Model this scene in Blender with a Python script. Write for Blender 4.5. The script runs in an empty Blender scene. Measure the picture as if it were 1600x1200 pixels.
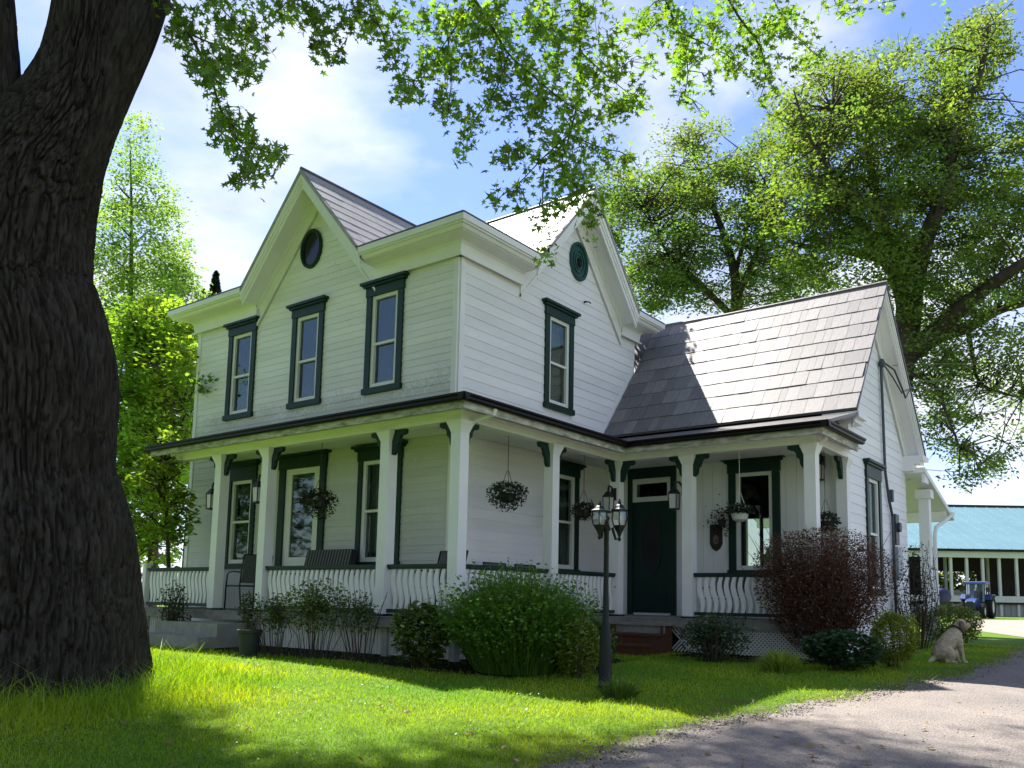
import bpy, math, random
import numpy as np
from mathutils import Matrix, Vector
random.seed(7); RNG = np.random.default_rng(7)
scene = bpy.context.scene
COL = scene.collection

# ------------------------------------------------------------------ camera
FOC, PX, PY = 1317.128, 856.689, 777.418            # focal length and principal point, in pixels of the 1600x1200 photograph
CAM = np.array([8.495, -9.249, 0.83])
MR = np.array([[0.809064, 0.587509, 0.015762], [-0.056407, 0.104318, -0.992943], [-0.585007, 0.802466, 0.117539]])                                   # rows: camera right, down, forward
cam_d = bpy.data.cameras.new('camera'); cam = bpy.data.objects.new('camera', cam_d); COL.objects.link(cam)
cam_d.sensor_fit = 'HORIZONTAL'; cam_d.sensor_width = 36.0
cam_d.lens = 36.0 * FOC / 1600.0
cam_d.shift_x = (800.0 - PX) / 1600.0; cam_d.shift_y = (PY - 600.0) / 1600.0
cam_d.clip_start = 0.05; cam_d.clip_end = 3000
cam.matrix_world = Matrix(((MR[0][0], -MR[1][0], -MR[2][0], CAM[0]), (MR[0][1], -MR[1][1], -MR[2][1], CAM[1]),
                           (MR[0][2], -MR[1][2], -MR[2][2], CAM[2]), (0, 0, 0, 1)))
scene.camera = cam

# ------------------------------------------------------------------ world, sun, exposure
SUN = np.array([-0.74, 0.31, 1.0]); SUN /= np.linalg.norm(SUN)
world = bpy.data.worlds.new('World'); scene.world = world; world.use_nodes = True
wn, wl = world.node_tree.nodes, world.node_tree.links
wn.clear()
sky = wn.new('ShaderNodeTexSky'); sky.sky_type = 'NISHITA'; sky.sun_disc = False
sky.sun_elevation = math.asin(SUN[2]); sky.sun_rotation = math.atan2(SUN[0], SUN[1])
sky.altitude = 100; sky.air_density = 1.0; sky.dust_density = 0.15; sky.ozone_density = 3.0
bg1 = wn.new('ShaderNodeBackground'); bg1.inputs['Strength'].default_value = 0.066
bg2 = wn.new('ShaderNodeBackground'); bg2.inputs['Color'].default_value = (0.93, 0.94, 1.0, 1)
bg2.inputs['Strength'].default_value = 0.355
tc = wn.new('ShaderNodeTexCoord'); mp = wn.new('ShaderNodeMapping'); mp.inputs['Scale'].default_value = (1.0, 1.0, 2.2)
mp.inputs['Location'].default_value = (5.1, 2.2, 0.9)
nz = wn.new('ShaderNodeTexNoise'); nz.inputs['Scale'].default_value = 2.7; nz.inputs['Detail'].default_value = 9
nz.inputs['Roughness'].default_value = 0.52; nz.inputs['Distortion'].default_value = 0.25
rp = wn.new('ShaderNodeValToRGB')
rp.color_ramp.elements[0].position = 0.46; rp.color_ramp.elements[0].color = (0.04, 0.04, 0.04, 1)
rp.color_ramp.elements[1].position = 0.66; rp.color_ramp.elements[1].color = (0.95, 0.95, 0.95, 1)
sep = wn.new('ShaderNodeSeparateXYZ')
hz = wn.new('ShaderNodeMapRange'); hz.inputs[1].default_value = 0.0; hz.inputs[2].default_value = 0.42
hz.inputs[3].default_value = 0.45; hz.inputs[4].default_value = 0.0
add = wn.new('ShaderNodeMath'); add.operation = 'ADD'; add.use_clamp = True
mix = wn.new('ShaderNodeMixShader'); out = wn.new('ShaderNodeOutputWorld')
wl.new(tc.outputs['Generated'], mp.inputs['Vector']); wl.new(mp.outputs['Vector'], nz.inputs['Vector'])
wl.new(nz.outputs['Fac'], rp.inputs['Fac']); wl.new(tc.outputs['Generated'], sep.inputs[0]); wl.new(sep.outputs['Z'], hz.inputs[0])
wl.new(rp.outputs['Color'], add.inputs[0]); wl.new(hz.outputs[0], add.inputs[1])
tn = wn.new('ShaderNodeMix'); tn.data_type = 'RGBA'; tn.blend_type = 'MULTIPLY'; tn.inputs['Factor'].default_value = 1.0; tn.inputs['B'].default_value = (0.80, 0.80, 0.98, 1)
n2 = wn.new('ShaderNodeTexNoise'); n2.inputs['Scale'].default_value = 4.3; n2.inputs['Detail'].default_value = 6; n2.inputs['Roughness'].default_value = 0.55
r2 = wn.new('ShaderNodeValToRGB'); r2.color_ramp.elements[0].position = 0.36; r2.color_ramp.elements[0].color = (0.56, 0.61, 0.76, 1); r2.color_ramp.elements[1].position = 0.62; r2.color_ramp.elements[1].color = (0.97, 0.98, 1.0, 1)
wl.new(mp.outputs['Vector'], n2.inputs['Vector']); wl.new(n2.outputs['Fac'], r2.inputs['Fac']); wl.new(r2.outputs['Color'], bg2.inputs['Color'])
wl.new(sky.outputs['Color'], tn.inputs['A']); wl.new(tn.outputs['Result'], bg1.inputs['Color']); wl.new(add.outputs[0], mix.inputs['Fac'])
wl.new(bg1.outputs[0], mix.inputs[1]); wl.new(bg2.outputs[0], mix.inputs[2]); wl.new(mix.outputs[0], out.inputs['Surface'])
sun_d = bpy.data.lights.new('sun', 'SUN'); sun_d.energy = 4.15; sun_d.angle = math.radians(0.53); sun_d.color = (1.0, 0.95, 0.87)
sun = bpy.data.objects.new('sun', sun_d); COL.objects.link(sun)
sun.rotation_euler = Vector(SUN).to_track_quat('Z', 'Y').to_euler(); sun.location = (-20, 10, 30)
vs = scene.view_settings; vs.view_transform = 'Standard'; vs.look = 'None'; vs.gamma = 1.0; vs.use_curve_mapping = False
vs.exposure = 1.92
scene.render.engine = 'CYCLES'
scene.cycles.max_bounces = 8; scene.cycles.transparent_max_bounces = 12
scene.cycles.diffuse_bounces = 6; scene.cycles.glossy_bounces = 3; scene.cycles.transmission_bounces = 5
scene.cycles.use_denoising = True; scene.cycles.sample_clamp_indirect = 6

# ------------------------------------------------------------------ placing helpers
def ray(u, v): return MR.T @ np.array([(u - PX) / FOC, (v - PY) / FOC, 1.0])
def at(u, v, depth): return CAM + ray(u, v) * depth
def ground_z(x, y):
    q = 0.65 * np.asarray(x, float) - 0.76 * np.asarray(y, float)
    return -0.8 * np.tanh(0.045 * np.maximum(0, q - 1.9) / 0.8)
def on_ground(u, v):
    r = ray(u, v); z = 0.0
    for _ in range(30):
        t = (z - CAM[2]) / r[2]; P = CAM + t * r; z = float(ground_z(P[0], P[1]))
    return P
def on_x(u, v, x): r = ray(u, v); return CAM + r * ((x - CAM[0]) / r[0])
def on_y(u, v, y): r = ray(u, v); return CAM + r * ((y - CAM[1]) / r[1])
RIGHT = np.array([MR[0][0], MR[0][1], 0]); RIGHT /= np.linalg.norm(RIGHT)
FWD = np.array([MR[2][0], MR[2][1], 0]); FWD /= np.linalg.norm(FWD)

# ------------------------------------------------------------------ mesh helpers
class MB:
    def __init__(s): s.v, s.f, s.m = [], [], []
    def add(s, vs, fs, mi=0, flip=False):
        b = len(s.v); s.v.extend([tuple(map(float, p)) for p in vs])
        for f in fs:
            f = [b + i for i in f]
            s.f.append(f[::-1] if flip else f); s.m.append(mi)
    def box(s, a, b, mi=0, fr=None):
        (x0, y0, z0), (x1, y1, z1) = a, b
        x0, x1 = min(x0, x1), max(x0, x1); y0, y1 = min(y0, y1), max(y0, y1); z0, z1 = min(z0, z1), max(z0, z1)
        vs = [(x0, y0, z0), (x1, y0, z0), (x1, y1, z0), (x0, y1, z0), (x0, y0, z1), (x1, y0, z1), (x1, y1, z1), (x0, y1, z1)]
        fs = [(0, 3, 2, 1), (4, 5, 6, 7), (0, 1, 5, 4), (1, 2, 6, 5), (2, 3, 7, 6), (3, 0, 4, 7)]
        if fr: vs = [fr(*p) for p in vs]
        s.add(vs, fs, mi, bool(fr) and fr.left)
    def hexa(s, vs, mi=0, flip=False):                # 8 corners in the order of box()
        s.add(vs, [(0, 3, 2, 1), (4, 5, 6, 7), (0, 1, 5, 4), (1, 2, 6, 5), (2, 3, 7, 6), (3, 0, 4, 7)], mi, flip)
    def prism(s, poly, n0, n1, fr, mi=0):             # polygon in (s, z), pushed from n0 to n1
        k = len(poly)
        area = sum(poly[i][0] * poly[(i + 1) % k][1] - poly[(i + 1) % k][0] * poly[i][1] for i in range(k))
        if area < 0: poly = poly[::-1]
        vs = [fr(p[0], n0, p[1]) for p in poly] + [fr(p[0], n1, p[1]) for p in poly]
        fs = [tuple(range(k)), tuple(range(2 * k - 1, k - 1, -1))] + [((i + 1) % k, i, k + i, k + (i + 1) % k) for i in range(k)]
        s.add(vs, fs, mi, fr.left)
    def slab(s, top, t, mi=0):                        # polygon of 3-D points and its copy t below
        k = len(top); vs = [tuple(p) for p in top] + [(p[0], p[1], p[2] - t) for p in top]
        s.add(vs, [tuple(range(k)), tuple(range(2 * k - 1, k - 1, -1))] + [((i + 1) % k, i, k + i, k + (i + 1) % k) for i in range(k)], mi)
    def tube(s, pts, rad, seg=8, mi=0):
        pts = [Vector(p) for p in pts]; n = len(pts)
        if not hasattr(rad, '__len__'): rad = [rad] * n
        t0 = (pts[1] - pts[0]).normalized()
        u = t0.orthogonal().normalized(); vs = []
        for i in range(n):
            t = (pts[min(i + 1, n - 1)] - pts[max(i - 1, 0)])
            t = t.normalized() if t.length > 1e-9 else t0
            u = (u - t * u.dot(t)); u = u.normalized() if u.length > 1e-6 else t.orthogonal().normalized()
            w = t.cross(u)
            for k in range(seg):
                a = 2 * math.pi * k / seg
                vs.append(pts[i] + (u * math.cos(a) + w * math.sin(a)) * rad[i])
        fs = []
        for i in range(n - 1):
            for k in range(seg):
                a, b = i * seg + k, i * seg + (k + 1) % seg
                fs.append((a, b, b + seg, a + seg))
        fs.append(tuple(range(seg - 1, -1, -1))); fs.append(tuple(range((n - 1) * seg, n * seg)))
        s.add(vs, fs, mi)
    def lathe(s, prof, seg=12, loc=(0, 0, 0), mi=0, ang=0.0):
        vs = []
        for r, z in prof:
            for k in range(seg):
                a = 2 * math.pi * k / seg + ang; vs.append((loc[0] + r * math.cos(a), loc[1] + r * math.sin(a), loc[2] + z))
        n = len(prof); fs = []
        for i in range(n - 1):
            for k in range(seg):
                a, b = i * seg + k, i * seg + (k + 1) % seg
                fs.append((a, b, b + seg, a + seg))
        fs.append(tuple(range(seg - 1, -1, -1))); fs.append(tuple(range((n - 1) * seg, n * seg)))
        s.add(vs, fs, mi)
    def mesh(s, name, mats, smooth=False):
        me = bpy.data.meshes.new(name); me.from_pydata(s.v, [], s.f)
        if not isinstance(mats, (list, tuple)): mats = [mats]
        for m in mats: me.materials.append(m)
        if len(mats) > 1: me.polygons.foreach_set('material_index', s.m)
        if smooth: me.polygons.foreach_set('use_smooth', [True] * len(s.f))
        me.update(); return me
    def build(s, name, mats, parent=None, smooth=False, loc=None, rz=0.0):
        return link(name, s.mesh(name, mats, smooth), parent, loc, rz)
def link(name, me, parent=None, loc=None, rz=0.0):
    o = bpy.data.objects.new(name, me); COL.objects.link(o); o.parent = parent
    if loc is not None: o.location = tuple(float(c) for c in loc)
    if rz: o.rotation_euler = (0, 0, rz)
    return o
class Frame:                                           # (s along a wall, n outward, z up) -> world
    def __init__(f, o, s, n):
        f.o, f.s, f.n = np.array(o, float), np.array(s, float), np.array(n, float)
        f.left = np.cross(f.s, f.n)[2] < 0
    def __call__(f, a, b, c): return tuple(f.o + f.s * a + f.n * b + np.array([0, 0, c]))
def tag(o, label=None, cat=None, group=None, kind=None):
    if label: o['label'] = label
    if cat: o['category'] = cat
    if group: o['group'] = group
    if kind: o['kind'] = kind
    return o
def thing(name, label, cat, loc=(0, 0, 0), rz=0.0, group=None):
    return tag(link(name, None, None, loc, rz), label, cat, group)
def copy_tree(o, parent=None):
    c = o.copy(); COL.objects.link(c); c.parent = parent
    for ch in list(o.children): copy_tree(ch, c)
    return c

# ------------------------------------------------------------------ materials
def mat(name, col, rough=0.6, spec=0.4, metal=0.0, noise=0.0, nscale=6.0, bump=0.0, bscale=40.0, col2=None, stretch=(1, 1, 1), objvar=0.0, coords='Object'):
    m = bpy.data.materials.new(name); m.use_nodes = True
    nt = m.node_tree; b = nt.nodes['Principled BSDF']; L = nt.links
    b.inputs['Base Color'].default_value = (*col, 1); b.inputs['Roughness'].default_value = rough
    b.inputs['Specular IOR Level'].default_value = spec; b.inputs['Metallic'].default_value = metal
    tcn = nt.nodes.new('ShaderNodeTexCoord'); mpn = nt.nodes.new('ShaderNodeMapping'); mpn.inputs['Scale'].default_value = stretch
    L.new(tcn.outputs[coords], mpn.inputs['Vector'])
    src = None
    if noise > 0 or col2:
        n = nt.nodes.new('ShaderNodeTexNoise'); n.inputs['Scale'].default_value = nscale; n.inputs['Detail'].default_value = 6; n.inputs['Roughness'].default_value = 0.6
        L.new(mpn.outputs['Vector'], n.inputs['Vector'])
        r = nt.nodes.new('ShaderNodeValToRGB'); r.color_ramp.elements[0].position = 0.32; r.color_ramp.elements[1].position = 0.68
        c2 = col2 if col2 else tuple(c * (1 - noise) for c in col)
        r.color_ramp.elements[0].color = (*c2, 1); r.color_ramp.elements[1].color = (*col, 1)
        L.new(n.outputs['Fac'], r.inputs['Fac']); src = r.outputs['Color']
    if objvar > 0:
        oi = nt.nodes.new('ShaderNodeObjectInfo'); mr = nt.nodes.new('ShaderNodeMapRange')
        mr.inputs[3].default_value = 1 - objvar; mr.inputs[4].default_value = 1 + objvar * 0.35
        L.new(oi.outputs['Random'], mr.inputs[0])
        mx = nt.nodes.new('ShaderNodeMix'); mx.data_type = 'RGBA'; mx.blend_type = 'MULTIPLY'; mx.inputs['Factor'].default_value = 1.0
        if src: L.new(src, mx.inputs['A'])
        else: mx.inputs['A'].default_value = (*col, 1)
        cmb = nt.nodes.new('ShaderNodeCombineColor')
        for k in range(3): L.new(mr.outputs[0], cmb.inputs[k])
        L.new(cmb.outputs[0], mx.inputs['B']); src = mx.outputs['Result']
    if src: L.new(src, b.inputs['Base Color'])
    if bump > 0:
        n2 = nt.nodes.new('ShaderNodeTexNoise'); n2.inputs['Scale'].default_value = bscale; n2.inputs['Detail'].default_value = 5
        L.new(mpn.outputs['Vector'], n2.inputs['Vector'])
        bm = nt.nodes.new('ShaderNodeBump'); bm.inputs['Strength'].default_value = bump; bm.inputs['Distance'].default_value = 0.02
        L.new(n2.outputs['Fac'], bm.inputs['Height']); L.new(bm.outputs['Normal'], b.inputs['Normal'])
    return m
def leaf_mat(name, trans=0.45, gloss=0.08, tcol=(1.25, 1.15, 0.45), fixed=None):
    m = bpy.data.materials.new(name); m.use_nodes = True; nt = m.node_tree; nt.nodes.clear(); L = nt.links
    o = nt.nodes.new('ShaderNodeOutputMaterial')
    if fixed:
        a = nt.nodes.new('ShaderNodeRGB'); a.outputs[0].default_value = (*fixed, 1); csock = a.outputs[0]
    else:
        a = nt.nodes.new('ShaderNodeAttribute'); a.attribute_name = 'tint'; csock = a.outputs['Color']
    d = nt.nodes.new('ShaderNodeBsdfDiffuse'); t = nt.nodes.new('ShaderNodeBsdfTranslucent'); g = nt.nodes.new('ShaderNodeBsdfGlossy')
    g.inputs['Roughness'].default_value = 0.45; g.inputs['Color'].default_value = (0.9, 0.95, 0.9, 1)
    mu = nt.nodes.new('ShaderNodeMix'); mu.data_type = 'RGBA'; mu.blend_type = 'MULTIPLY'; mu.inputs['Factor'].default_value = 1.0
    mu.inputs['B'].default_value = (*tcol, 1); mu.clamp_result = False
    m1 = nt.nodes.new('ShaderNodeMixShader'); m1.inputs[0].default_value = trans
    m2 = nt.nodes.new('ShaderNodeMixShader'); m2.inputs[0].default_value = gloss
    L.new(csock, d.inputs['Color']); L.new(csock, mu.inputs['A']); L.new(mu.outputs['Result'], t.inputs['Color'])
    L.new(d.outputs[0], m1.inputs[1]); L.new(t.outputs[0], m1.inputs[2]); L.new(m1.outputs[0], m2.inputs[1]); L.new(g.outputs[0], m2.inputs[2])
    L.new(m2.outputs[0], o.inputs['Surface']); return m
def glass_mat(name, tint=(0.75, 0.82, 0.8), boost=1.6):
    m = bpy.data.materials.new(name); m.use_nodes = True; nt = m.node_tree; nt.nodes.clear(); L = nt.links
    o = nt.nodes.new('ShaderNodeOutputMaterial'); t = nt.nodes.new('ShaderNodeBsdfTransparent'); t.inputs['Color'].default_value = (*tint, 1)
    g = nt.nodes.new('ShaderNodeBsdfGlossy'); g.inputs['Roughness'].default_value = 0.03
    f = nt.nodes.new('ShaderNodeFresnel'); f.inputs['IOR'].default_value = 1.5
    mm = nt.nodes.new('ShaderNodeMath'); mm.operation = 'MULTIPLY'; mm.inputs[1].default_value = boost; mm.use_clamp = True
    n = nt.nodes.new('ShaderNodeTexNoise'); n.inputs['Scale'].default_value = 2.5; bm = nt.nodes.new('ShaderNodeBump'); bm.inputs['Strength'].default_value = 0.012; bm.inputs['Distance'].default_value = 0.05
    tcn = nt.nodes.new('ShaderNodeTexCoord'); L.new(tcn.outputs['Object'], n.inputs['Vector']); L.new(n.outputs['Fac'], bm.inputs['Height']); L.new(bm.outputs['Normal'], g.inputs['Normal'])
    x = nt.nodes.new('ShaderNodeMixShader'); L.new(f.outputs[0], mm.inputs[0]); L.new(mm.outputs[0], x.inputs[0]); L.new(t.outputs[0], x.inputs[1]); L.new(g.outputs[0], x.inputs[2])
    L.new(x.outputs[0], o.inputs['Surface']); return m
WHITE = mat('white_paint', (0.88, 0.865, 0.875), 0.55, 0.35, noise=0.08, nscale=1.6, bump=0.12, bscale=30)
SIDING = mat('siding_paint', (0.895, 0.875, 0.885), 0.6, 0.3, noise=0.10, nscale=2.2, bump=0.25, bscale=55, stretch=(0.25, 0.25, 1), objvar=0.07)
WORN = mat('peeling_paint', (0.62, 0.62, 0.54), 0.8, 0.2, nscale=9, col2=(0.20, 0.20, 0.15), bump=0.4, bscale=25, stretch=(0.6, 0.6, 2.2))
TRIMW = mat('trim_paint', (0.80, 0.80, 0.77), 0.5, 0.4, noise=0.06, nscale=3)
GREEN = mat('green_paint', (0.007, 0.036, 0.025), 0.5, 0.3, noise=0.25, nscale=5)
TEAL = mat('faded_green_paint', (0.011, 0.070, 0.062), 0.55, 0.4, noise=0.15, nscale=5)
DARK = mat('unlit_black', (0.012, 0.013, 0.012), 0.9, 0.1)  # near-black: the dark of unlit rooms and openings put into the colour
CLOTH = mat('curtain_cloth', (0.55, 0.55, 0.50), 0.9, 0.1, noise=0.25, nscale=14, stretch=(6, 6, 0.3))
GLASS = glass_mat('window_glass', (0.6, 0.68, 0.64), boost=0.40)
DGLASS = mat('dark_glass', (0.010, 0.012, 0.011), 0.12, 0.3)
BLACK = mat('black_metal', (0.012, 0.012, 0.012), 0.4, 0.5)
GUTTER = mat('dark_gutter', (0.008, 0.0065, 0.006), 0.45, 0.22, noise=0.3, nscale=8)
SHINGLE = mat('metal_shingle', (0.235, 0.220, 0.222), 0.60, 0.50, nscale=3.0, col2=(0.120, 0.110, 0.112), stretch=(9, 0.8, 0.8), bump=0.12, bscale=14, objvar=0.34)
SHINGLE2 = mat('grey_shingle', (0.40, 0.385, 0.40), 0.65, 0.3, noise=0.3, nscale=8, bump=0.15, bscale=30, objvar=0.12)
ROOFD = mat('porch_roof_metal', (0.11, 0.10, 0.105), 0.4, 0.5, metal=0.3, noise=0.35, nscale=4)
DECK = mat('deck_wood', (0.27, 0.26, 0.23), 0.75, 0.25, noise=0.35, nscale=8, stretch=(1, 6, 1))
SKIRT = mat('skirting_paint', (0.60, 0.60, 0.54), 0.7, 0.25, noise=0.2, nscale=4)
CONC = mat('concrete', (0.34, 0.34, 0.31), 0.85, 0.2, noise=0.35, nscale=5, bump=0.3, bscale=50)
STEPW = mat('stained_wood', (0.115, 0.050, 0.024), 0.6, 0.3, noise=0.35, nscale=7, stretch=(1, 8, 8))
BARK = mat('maple_bark', (0.066, 0.055, 0.048), 0.95, 0.1, nscale=26, col2=(0.020, 0.017, 0.015), bump=1.0, bscale=70, stretch=(1, 1, 0.13))
BARK2 = mat('tree_bark', (0.09, 0.075, 0.06), 0.9, 0.15, noise=0.5, nscale=6, bump=0.5, bscale=20, stretch=(1, 1, 0.3))
TWIG = mat('twig_bark', (0.07, 0.055, 0.04), 0.9, 0.1)
CREAM = mat('flower_white', (0.75, 0.75, 0.68), 0.6, 0.2)
LEAF = leaf_mat('tree_leaf', 0.58, 0.02, tcol=(1.2, 1.2, 0.5))
MLEAF = leaf_mat('maple_leaf', 0.62, 0.04, tcol=(1.35, 1.35, 0.55))
SLEAF = leaf_mat('shrub_leaf', 0.40, 0.04)
GBLADE = leaf_mat('grass_blade', 0.5, 0.03, tcol=(1.2, 1.1, 0.5))

def grime(m, z0, z1, col=(0.30, 0.33, 0.27), lim=0.50):
    """mossy specks gathered along the foot of a wall, broken up by noise"""
    nt = m.node_tree; L = nt.links; b = nt.nodes['Principled BSDF']; old = b.inputs['Base Color'].links[0].from_socket
    tcn = nt.nodes.new('ShaderNodeTexCoord'); n1 = nt.nodes.new('ShaderNodeTexNoise'); n1.inputs['Scale'].default_value = 26; n1.inputs['Detail'].default_value = 7; n1.inputs['Roughness'].default_value = 0.75
    n2 = nt.nodes.new('ShaderNodeTexNoise'); n2.inputs['Scale'].default_value = 1.3; n2.inputs['Detail'].default_value = 3
    sp = nt.nodes.new('ShaderNodeSeparateXYZ'); mr = nt.nodes.new('ShaderNodeMapRange'); mr.inputs[1].default_value = z0; mr.inputs[2].default_value = z1; mr.inputs[3].default_value = 0.30; mr.inputs[4].default_value = -0.06
    a1 = nt.nodes.new('ShaderNodeMath'); a1.operation = 'MULTIPLY_ADD'; a1.inputs[1].default_value = 0.45; a2 = nt.nodes.new('ShaderNodeMath'); a2.operation = 'ADD'
    r = nt.nodes.new('ShaderNodeMapRange'); r.inputs[1].default_value = 0.76; r.inputs[2].default_value = 0.94; r.inputs[3].default_value = 0; r.inputs[4].default_value = lim
    mx = nt.nodes.new('ShaderNodeMix'); mx.data_type = 'RGBA'; mx.inputs['B'].default_value = (*col, 1)
    L.new(tcn.outputs['Object'], n1.inputs['Vector']); L.new(tcn.outputs['Object'], n2.inputs['Vector']); L.new(tcn.outputs['Object'], sp.inputs[0]); L.new(sp.outputs['Z'], mr.inputs[0])
    L.new(n2.outputs['Fac'], a1.inputs[0]); L.new(n1.outputs['Fac'], a1.inputs[2]); L.new(a1.outputs[0], a2.inputs[0]); L.new(mr.outputs[0], a2.inputs[1]); L.new(a2.outputs[0], r.inputs[0]); L.new(r.outputs[0], mx.inputs['Factor']); L.new(old, mx.inputs['A']); L.new(mx.outputs['Result'], b.inputs['Base Color'])
SIDING2 = SIDING.copy(); SIDING2.name = 'clean_siding_paint'
grime(SIDING, 3.85, 4.45); grime(SIDING2, 0.3, 1.3, (0.42, 0.42, 0.36), 0.4)
# ------------------------------------------------------------------ leaves in bulk
DIAMOND = (np.array([[0, -0.5, 0], [0.30, 0.0, 0.05], [0, 0.5, 0], [-0.30, 0.0, 0.05]]), [(0, 1, 2, 3)])
_mp = [(0, -0.5), (0.06, -0.30), (0.34, -0.36), (0.17, -0.10), (0.46, 0.12), (0.15, 0.10), (0.11, 0.22), (0, 0.62), (-0.11, 0.22), (-0.15, 0.10), (-0.46, 0.12), (-0.17, -0.10), (-0.34, -0.36), (-0.06, -0.30)]
MAPLE = (np.array([[0, 0, 0.04]] + [[x, y, -0.18 * abs(x) - 0.1 * abs(y) + 0.02] for x, y in _mp]), [(0, 1 + i, 1 + (i + 1) % 14) for i in range(14)])
def rot_random(n, tilt, rng):
    """random frames: yaw anywhere, leaf normal tilted from up by about `tilt` radians"""
    yaw = rng.uniform(0, 2 * np.pi, n); ti = np.abs(rng.normal(0, tilt, n)); dr = rng.uniform(0, 2 * np.pi, n)
    nrm = np.stack([np.sin(ti) * np.cos(dr), np.sin(ti) * np.sin(dr), np.cos(ti)], 1)
    ref = np.stack([np.cos(yaw), np.sin(yaw), np.zeros(n)], 1)
    x = np.cross(ref, nrm); x /= np.linalg.norm(x, axis=1)[:, None] + 1e-9
    y = np.cross(nrm, x)
    return x, y, nrm
def leaf_mesh(name, pts, sizes, tints, mats, tilt=0.9, shape=DIAMOND, rng=RNG, axes=None):
    pts = np.asarray(pts, float); n = len(pts); base, faces = shape; k = len(base)
    x, y, z = axes if axes is not None else rot_random(n, tilt, rng)
    sz = np.broadcast_to(np.asarray(sizes, float), (n,))
    V = pts[:, None, :] + sz[:, None, None] * (base[None, :, 0:1] * x[:, None, :] + base[None, :, 1:2] * y[:, None, :] + base[None, :, 2:3] * z[:, None, :])
    return raw_mesh(name, V.reshape(-1, 3), np.array(faces), n, k, np.repeat(np.asarray(tints, float), k, 0), mats)
def raw_mesh(name, V, faces, n, k, cols, mats):
    F = (faces[None] + (np.arange(n) * k)[:, None, None]).reshape(-1, faces.shape[1]); nf, c = F.shape
    me = bpy.data.meshes.new(name)
    me.vertices.add(len(V)); me.vertices.foreach_set('co', V.astype(np.float32).ravel())
    me.loops.add(nf * c); me.loops.foreach_set('vertex_index', F.astype(np.int32).ravel())
    me.polygons.add(nf); me.polygons.foreach_set('loop_start', (np.arange(nf) * c).astype(np.int32))
    try: me.polygons.foreach_set('loop_total', np.full(nf, c, np.int32))
    except Exception: pass
    me.update(calc_edges=True)
    at_ = me.attributes.new('tint', 'FLOAT_COLOR', 'POINT')
    at_.data.foreach_set('color', np.concatenate([cols, np.ones((len(cols), 1))], 1).astype(np.float32).ravel())
    for m_ in (mats if isinstance(mats, (list, tuple)) else [mats]): me.materials.append(m_)
    return me
def tint(n, c, var=0.2, hue=0.12, rng=RNG):
    b = 1 + rng.normal(0, var, (n, 1)); h = rng.normal(0, hue, (n, 1))
    t = np.asarray(c)[None] * b * np.concatenate([1 + h, np.ones((n, 1)), 1 - h], 1)
    return np.clip(t, 0.004, 0.6)

# ================================================================== ground
def lawn_edge_pts():
    px = [(790, 1240), (860, 1200), (960, 1168), (1100, 1130), (1200, 1111), (1300, 1093), (1400, 1074), (1480, 1058), (1560, 1034), (1600, 1012)]
    return [on_ground(*q)[:2] for q in px]
EDGE = lawn_edge_pts()
def sheet(name, xs, ys, m, dz=0.0, keep=None):
    X, Y = np.meshgrid(xs, ys, indexing='ij'); Z = ground_z(X, Y) + dz
    V = np.stack([X, Y, Z], -1).reshape(-1, 3); ny = len(ys)
    F = [(i * ny + j, (i + 1) * ny + j, (i + 1) * ny + j + 1, i * ny + j + 1) for i in range(len(xs) - 1) for j in range(ny - 1)]
    me = bpy.data.meshes.new(name); me.from_pydata(V.tolist(), [], F); me.materials.append(m); me.update()
    return tag(link(name, me), kind='structure')
def graded(a, b, near, step, far):
    near_pts = np.arange(near[0], near[1] + 1e-6, step)
    lo = near[0] - np.geomspace(step, near[0] - a, 14)[::-1]; hi = near[1] + np.geomspace(step, b - near[1], 14)
    return np.concatenate([lo, near_pts, hi])
LAWN = mat('lawn_soil', (0.095, 0.165, 0.014), 0.9, 0.1, nscale=3.0, col2=(0.070, 0.130, 0.012), bump=0.5, bscale=60)
BED = mat('garden_soil', (0.020, 0.014, 0.010), 0.95, 0.1, noise=0.4, nscale=12, bump=0.6, bscale=40)
sheet('ground', graded(-600, 600, (-10, 12), 0.5, 1), graded(-600, 900, (-12, 12), 0.5, 1), LAWN)
# gravel driveway: a sheet laid a few millimetres over the ground, its edge ragged
GRAVEL = mat('gravel', (0.262, 0.226, 0.200), 0.9, 0.12, nscale=0.9, col2=(0.185, 0.170, 0.158), bump=0.9, bscale=55)
def speckle(m, scale=130, amt=0.38):
    nt = m.node_tree; L = nt.links; b = nt.nodes['Principled BSDF']; old = b.inputs['Base Color'].links[0].from_socket
    tcn = nt.nodes.new('ShaderNodeTexCoord'); v = nt.nodes.new('ShaderNodeTexVoronoi'); v.inputs['Scale'].default_value = scale
    hs = nt.nodes.new('ShaderNodeSeparateColor'); mr = nt.nodes.new('ShaderNodeMapRange'); mr.inputs[3].default_value = 1 - amt; mr.inputs[4].default_value = 1 + amt * 0.6
    cb = nt.nodes.new('ShaderNodeCombineColor'); mx = nt.nodes.new('ShaderNodeMix'); mx.data_type = 'RGBA'; mx.blend_type = 'MULTIPLY'; mx.inputs['Factor'].default_value = 1.0
    L.new(tcn.outputs['Object'], v.inputs['Vector']); L.new(v.outputs['Color'], hs.inputs[0]); L.new(hs.outputs[0], mr.inputs[0])
    for k in range(3): L.new(mr.outputs[0], cb.inputs[k])
    L.new(old, mx.inputs['A']); L.new(cb.outputs[0], mx.inputs['B']); L.new(mx.outputs['Result'], b.inputs['Base Color'])
speckle(GRAVEL)
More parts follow.
